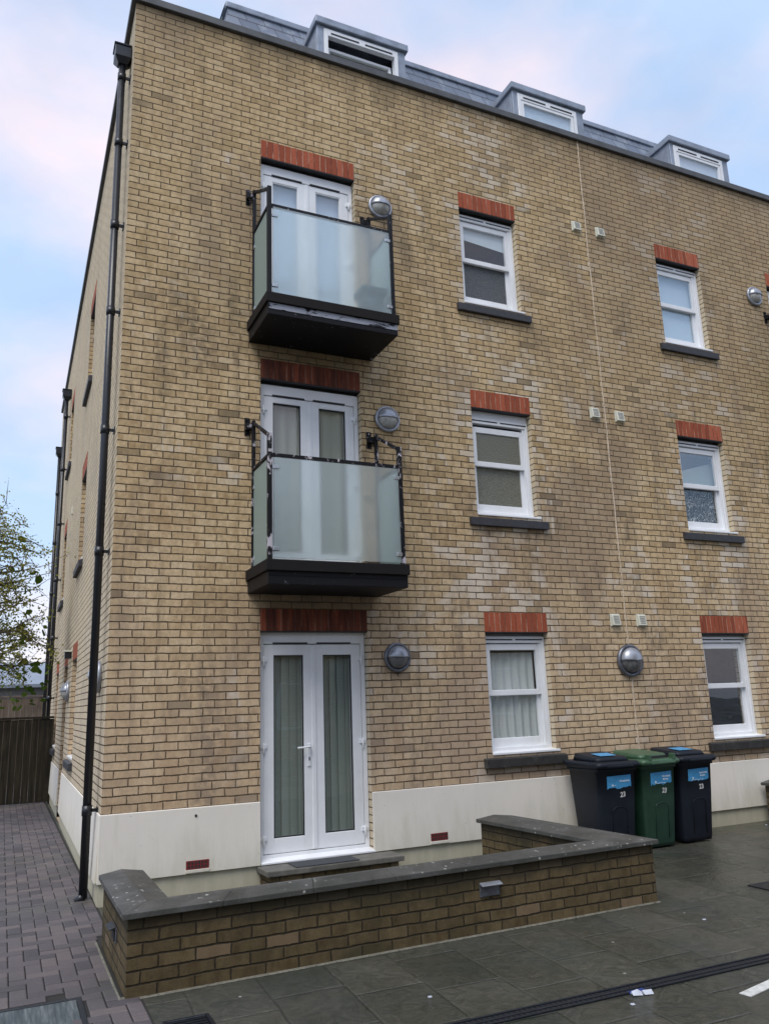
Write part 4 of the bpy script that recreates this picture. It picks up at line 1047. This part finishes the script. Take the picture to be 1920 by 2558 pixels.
m = MB(); m.ring(lambda u, d, w: (u, w, GZ + .001 + d), 5.10, 5.75, -3.0, -2.44, .03, 0, .010); m.build('cover_frame', M['iron'], e, bevel=.002, seg=1)
m = MB(); m.box(5.131, 5.719, -2.969, -2.471, GZ + .001, GZ + .009); m.build('cover_plate', M['iron'], e)
e = empty('gully_grate', (.17, -3.2, GZ), 'small black square gully grate at the bottom edge near the path', 'drain')
m = MB(); m.ring(lambda u, d, w: (u, w, GZ + .001 + d), .03, .285, -3.30, -3.045, .022, 0, .02); m.build('grate_frame', M['iron'], e, bevel=.003, seg=1)
m = MB()
for q in range(6): m.box(.055, .26, -3.27 + q * .036, -3.25 + q * .036, GZ + .001, GZ + .016)
m.build('grate_bars', M['iron'], e)
# dropped wrapper by the drain
e = empty('litter', (2.53, -3.985, GZ), 'crumpled blue and silver wrapper lying beside the drain', 'litter')
m = MB(); m.loft([[(2.465, -3.99, GZ + .006), (2.47, -3.965, GZ + .02), (2.475, -3.95, GZ + .006)], [(2.50, -4.0, GZ + .005), (2.505, -3.975, GZ + .03), (2.51, -3.95, GZ + .005)], [(2.52, -4.005, GZ + .004), (2.525, -3.98, GZ + .018), (2.53, -3.955, GZ + .004)]], True, False); m.build('wrapper_foil', M['litter'], e)
m = MB(); m.loft([[(2.533, -4.005, GZ + .004), (2.536, -3.98, GZ + .02), (2.538, -3.96, GZ + .004)], [(2.585, -4.02, GZ + .004), (2.59, -3.995, GZ + .022), (2.592, -3.97, GZ + .004)]], True, False); m.build('wrapper_end', M['litter'], e)
m = MB(); m.box(2.47, 2.58, -3.952, -3.935, GZ + .003, GZ + .012); m.build('wrapper_print', M['litter_blue'], e)
for i, (x, y, lab) in enumerate(((3.965, -3.045, 'tiny white scrap of paper on the flags right of the planter'), (1.46, -3.42, 'tiny white scrap of paper on the flags below the planter front'), (7.86, -.28, 'small white scrap at the foot of the wall near the right edge'), (2.36, -4.09, 'tiny pale scrap just below the drain by the wrapper'))):
    m = MB(); m.prism([(x, y), (x + .022, y - .006), (x + .03, y + .012), (x + .006, y + .02)], GZ + .001, GZ + .008); tag(m.build('paper_scrap', M['litter'], bevel=.002, seg=1), lab, 'litter', 'scraps of litter')

# ------------------------------------------------------------------ end of the path
e = empty('side_gate', (-.6, 9.42, GZ), 'dark weathered timber gate closing the end of the path', 'gate')
m = MB(); x = -1.30; 
while x < .0:
    w_ = min(.118, .035 - x); m.box(x, x + w_, 9.40 + random.uniform(0, .006), 9.425, GZ + .03, .80 + random.uniform(-.006, .006)); x += w_ + .005
m.build('gate_boards', M['gate'], e)
m = MB(); m.box(-1.32, .07, 9.385, 9.44, .808, .85); m.build('top_rail', M['gate'], e, bevel=.006)
m = MB(); m.box(.036, .072, 9.37, 9.45, GZ, .80); m.build('gate_post', M['gate'], e, bevel=.005)
e = empty('board_fence', (-4, 16, GZ), 'grey brown timber fence beyond the dark gate', 'fence')
m = MB(); x = -8.0
while x < 4:
    m.box(x, x + .14, 16 + random.uniform(0, .012), 16.03, GZ, 1.33 + random.uniform(-.008, .008)); x += .146
m.build('fence_boards', M['fence'], e)
m = MB(); m.box(-8.0, 4, 15.985, 16.04, 1.345, 1.385); m.build('fence_rail', M['fence'], e, bevel=.005)
e = empty('outbuilding', (-4, 22, GZ), 'low outbuilding with a grey sheet roof behind the timber fence', 'building')
m = MB(); m.box(-9, 3, 20, 26, GZ, 1.75); m.build('wall', M['wall_far'], e)
m = MB(); m.hexa([(-9.3, 19.6, 1.70), (3.3, 19.6, 1.70), (3.3, 23, 2.55), (-9.3, 23, 2.55), (-9.3, 19.6, 1.80), (3.3, 19.6, 1.80), (3.3, 23, 2.65), (-9.3, 23, 2.65)]); m.build('roof', M['roof_far'], e)

# tree standing left of the path
def tree(x, y, label):
    rng = random.Random(3)
    e = empty('young_tree', (x, y, GZ), label, 'tree')
    tr = MB(); lv = MB(); bg = MB()
    tr.tube([(x, y, GZ), (x + .05, y - .02, .8), (x + .02, y, 2.0), (x + .10, y + .05, 3.2), (x + .12, y, 4.3)], [.075, .062, .045, .028, .008], 9)
    def leaf(m_, c, sz):
        d = Vector((rng.gauss(0, 1), rng.gauss(0, 1), rng.gauss(-.25, .8))).normalized(); a = d.cross(Vector((rng.gauss(0, 1), rng.gauss(0, 1), rng.gauss(0, 1)))).normalized()
        w_ = sz * rng.uniform(.30, .42); n_ = d.cross(a)
        p = [c, c + d * sz * .35 + a * w_ + n_ * sz * .06, c + d * sz * .75 + a * w_ * .7, c + d * sz, c + d * sz * .75 - a * w_ * .7, c + d * sz * .35 - a * w_ + n_ * sz * .06]
        m_.face([m_.vert(q) for q in p])
    for b in range(66):
        z0 = rng.uniform(1.5, 3.9); az = rng.uniform(0, 2 * math.pi); ln = rng.uniform(.75, 1.45) * (1.15 - abs(z0 - 2.4) * .22)
        if b < 40: az = rng.uniform(-1.3, .9)
        p0 = Vector((x + .04, y, z0)); dv = Vector((math.cos(az), math.sin(az), rng.uniform(.05, .75)))
        pts = [p0]
        for q in range(6): 
            dv = (dv + Vector((rng.gauss(0, .18), rng.gauss(0, .18), rng.gauss(-.06, .14)))); pts.append(pts[-1] + dv.normalized() * ln / 6)
        tr.tube(pts, [.018 - .0023 * q for q in range(7)], 5)
        for tw in range(9):
            k_ = rng.randint(1, 6); base = pts[k_]
            td = Vector((rng.gauss(0, 1), rng.gauss(0, 1), rng.gauss(.1, .8))).normalized(); tl_ = rng.uniform(.18, .48)
            tp = [base, base + td * tl_ * .5 + Vector((0, 0, .02)), base + td * tl_]
            tr.tube(tp, [.006, .004, .002], 4, False)
            dens = rng.choice((7, 13, 20, 28))
            for q in range(dens):
                t = rng.random(); c = tp[0].lerp(tp[2], t) + Vector((rng.gauss(0, .05), rng.gauss(0, .05), rng.gauss(0, .05)))
                leaf(lv, c, rng.uniform(.026, .050))
            if rng.random() < .05:
                for q in range(2): leaf(bg, tp[2] + Vector((rng.gauss(0, .05), rng.gauss(0, .05), rng.gauss(0, .05))), rng.uniform(.11, .17))
    for q in range(60):   # low broad leaves over the gate
        leaf(bg, Vector((x + rng.uniform(.3, 1.25), y + rng.uniform(-.7, .4), rng.uniform(1.0, 1.7))), rng.uniform(.07, .14))
    tr.build('trunk', M['bark'], e, recalc=False)
    cr = lv.build('crown', M['leaf'], e, recalc=False); bg.build('broad_leaves', M['leaf_big'], cr, recalc=False)
tree(-1.50, 6.2, 'sparse autumn tree with yellow green leaves left of the block path')

# the block across the courtyard, behind the photographer: seen mirrored in the panes
e = empty('opposite_building', (13.5, -17, GZ), 'brick block with slate roof across the courtyard, mirrored in the panes', 'building')
m = MB(); m.box(9.5, 18, -22, -13, GZ - .1, 14.2); m.build('wall', M['brick'], e)
m = MB(); m.hexa([(9.3, -22.3, 14.2), (18.2, -22.3, 14.2), (18.2, -12.8, 14.2), (9.3, -12.8, 14.2), (11, -20, 16.2), (16.5, -20, 16.2), (16.5, -15, 16.2), (11, -15, 16.2)]); m.build('roof', M['slate'], e)
for z in (.4, 3.2, 6.0, 8.8, 11.6):
    for x in (10.4, 12.4, 14.4, 16.4):
        w = MB().ring(lambda u, d, w_: (u, -12.97 + d, w_), x, x + 1.0, z, z + 1.4, .07, 0, .05).build('window', M['upvc'], e); MB().box(x + .07, x + .93, -12.99, -12.96, z + .07, z + 1.33).build('pane', M['glass_sky'], w)

e = empty('added_terrace', (-4, -21, GZ), 'unseen brick terrace added behind the photographer to block low sky', 'building')  # added out of view to block low sky and deepen shade under the balconies
m = MB(); m.box(-16, 9.0, -27, -17, GZ - .1, 5.4); m.build('wall', M['brick'], e)
m = MB(); m.hexa([(-16.3, -27.3, 5.4), (9.3, -27.3, 5.4), (9.3, -16.7, 5.4), (-16.3, -16.7, 5.4), (-16.3, -22.2, 8.0), (9.3, -22.2, 8.0), (9.3, -21.8, 8.0), (-16.3, -21.8, 8.0)]); m.build('roof', M['slate'], e)
for z in (.2, 3.0):
    for x in range(-14, 8, 3):
        w = MB().ring(lambda u, d, w_: (u, -16.97 + d, w_), x, x + 1.1, z, z + 1.4, .07, 0, .05).build('window', M['upvc'], e); MB().box(x + .07, x + 1.03, -16.99, -16.96, z + .07, z + 1.33).build('pane', M['glass_sky'], w)

# ------------------------------------------------------------------ sky, sun, camera
w = bpy.data.worlds.new('World'); SC.world = w; w.use_nodes = True
t = w.node_tree; t.nodes.clear()
SUN_EL, SUN_AZ = R(58), R(226)      # azimuth measured clockwise from +y
out = t.nodes.new('ShaderNodeOutputWorld')
sky = t.nodes.new('ShaderNodeTexSky'); sky.sky_type = 'NISHITA'; sky.sun_disc = False; sky.sun_elevation = SUN_EL; sky.sun_rotation = SUN_AZ
sky.air_density = 1.0; sky.dust_density = 1.2; sky.ozone_density = 1.5
bg1 = t.nodes.new('ShaderNodeBackground'); t.links.new(sky.outputs[0], bg1.inputs[0]); bg1.inputs[1].default_value = .14
tc = t.nodes.new('ShaderNodeTexCoord'); mp = t.nodes.new('ShaderNodeMapping'); mp.inputs['Scale'].default_value = (1, 1, 1.9); mp.inputs['Location'].default_value = (.35, .2, .1)
t.links.new(tc.outputs['Generated'], mp.inputs['Vector'])
n1 = t.nodes.new('ShaderNodeTexNoise'); n1.inputs['Scale'].default_value = 2.1; n1.inputs['Detail'].default_value = 6; n1.inputs['Roughness'].default_value = .52; n1.inputs['Distortion'].default_value = .25
n2 = t.nodes.new('ShaderNodeTexNoise'); n2.inputs['Scale'].default_value = 2.7; n2.inputs['Detail'].default_value = 5
t.links.new(mp.outputs[0], n1.inputs['Vector']); t.links.new(mp.outputs[0], n2.inputs['Vector'])
r1 = t.nodes.new('ShaderNodeValToRGB'); r1.color_ramp.elements[0].position = .36; r1.color_ramp.elements[0].color = (.62, .62, .62, 1); r1.color_ramp.elements[1].position = .66; r1.color_ramp.elements[1].color = (.97, .97, .97, 1)
t.links.new(n1.outputs[0], r1.inputs[0])
r2 = t.nodes.new('ShaderNodeValToRGB'); r2.color_ramp.elements[0].position = .42; r2.color_ramp.elements[0].color = (.50, .66, .90, 1); r2.color_ramp.elements[1].position = .68; r2.color_ramp.elements[1].color = (.94, .80, .84, 1)
sx = t.nodes.new('ShaderNodeSeparateXYZ'); t.links.new(tc.outputs['Generated'], sx.inputs[0])
ma = t.nodes.new('ShaderNodeMath'); ma.operation = 'MULTIPLY_ADD'; t.links.new(sx.outputs[0], ma.inputs[0]); ma.inputs[1].default_value = -.02; t.links.new(n2.outputs[0], ma.inputs[2])
t.links.new(ma.outputs[0], r2.inputs[0])
bg2 = t.nodes.new('ShaderNodeBackground'); t.links.new(r2.outputs[0], bg2.inputs[0]); bg2.inputs[1].default_value = .78
mx = t.nodes.new('ShaderNodeMixShader'); t.links.new(r1.outputs[0], mx.inputs[0]); t.links.new(bg1.outputs[0], mx.inputs[1]); t.links.new(bg2.outputs[0], mx.inputs[2])
t.links.new(mx.outputs[0], out.inputs[0])

sl = bpy.data.lights.new('sun', 'SUN'); sl.energy = 1.5; sl.angle = R(35); sl.color = (1, .96, .91)
so = bpy.data.objects.new('sun', sl); COL.objects.link(so); so.location = (-10, -20, 25)
az = SUN_AZ; dirs = Vector((math.sin(az) * math.cos(SUN_EL), math.cos(az) * math.cos(SUN_EL), math.sin(SUN_EL)))
so.rotation_euler = (-dirs).to_track_quat('-Z', 'Y').to_euler()

cd = bpy.data.cameras.new('camera'); cam = bpy.data.objects.new('camera', cd); COL.objects.link(cam)
cam.location = (-.8655, -8.0010, .9051); cam.rotation_euler = (1.801848, .034142, -.431933)
cd.sensor_fit = 'VERTICAL'; cd.sensor_height = 36; cd.lens = 2012.25 / 2558 * 36; cd.clip_end = 1000; cd.clip_start = .05
SC.camera = cam
SC.view_settings.view_transform = 'Standard'; SC.view_settings.look = 'None'; SC.view_settings.exposure = 0.66; SC.view_settings.gamma = 1.0
SC.cycles.use_denoising = True
SC.cycles.max_bounces = 10; SC.cycles.transparent_max_bounces = 12; SC.cycles.sample_clamp_indirect = 6
SC.render.resolution_x = 768; SC.render.resolution_y = 1024
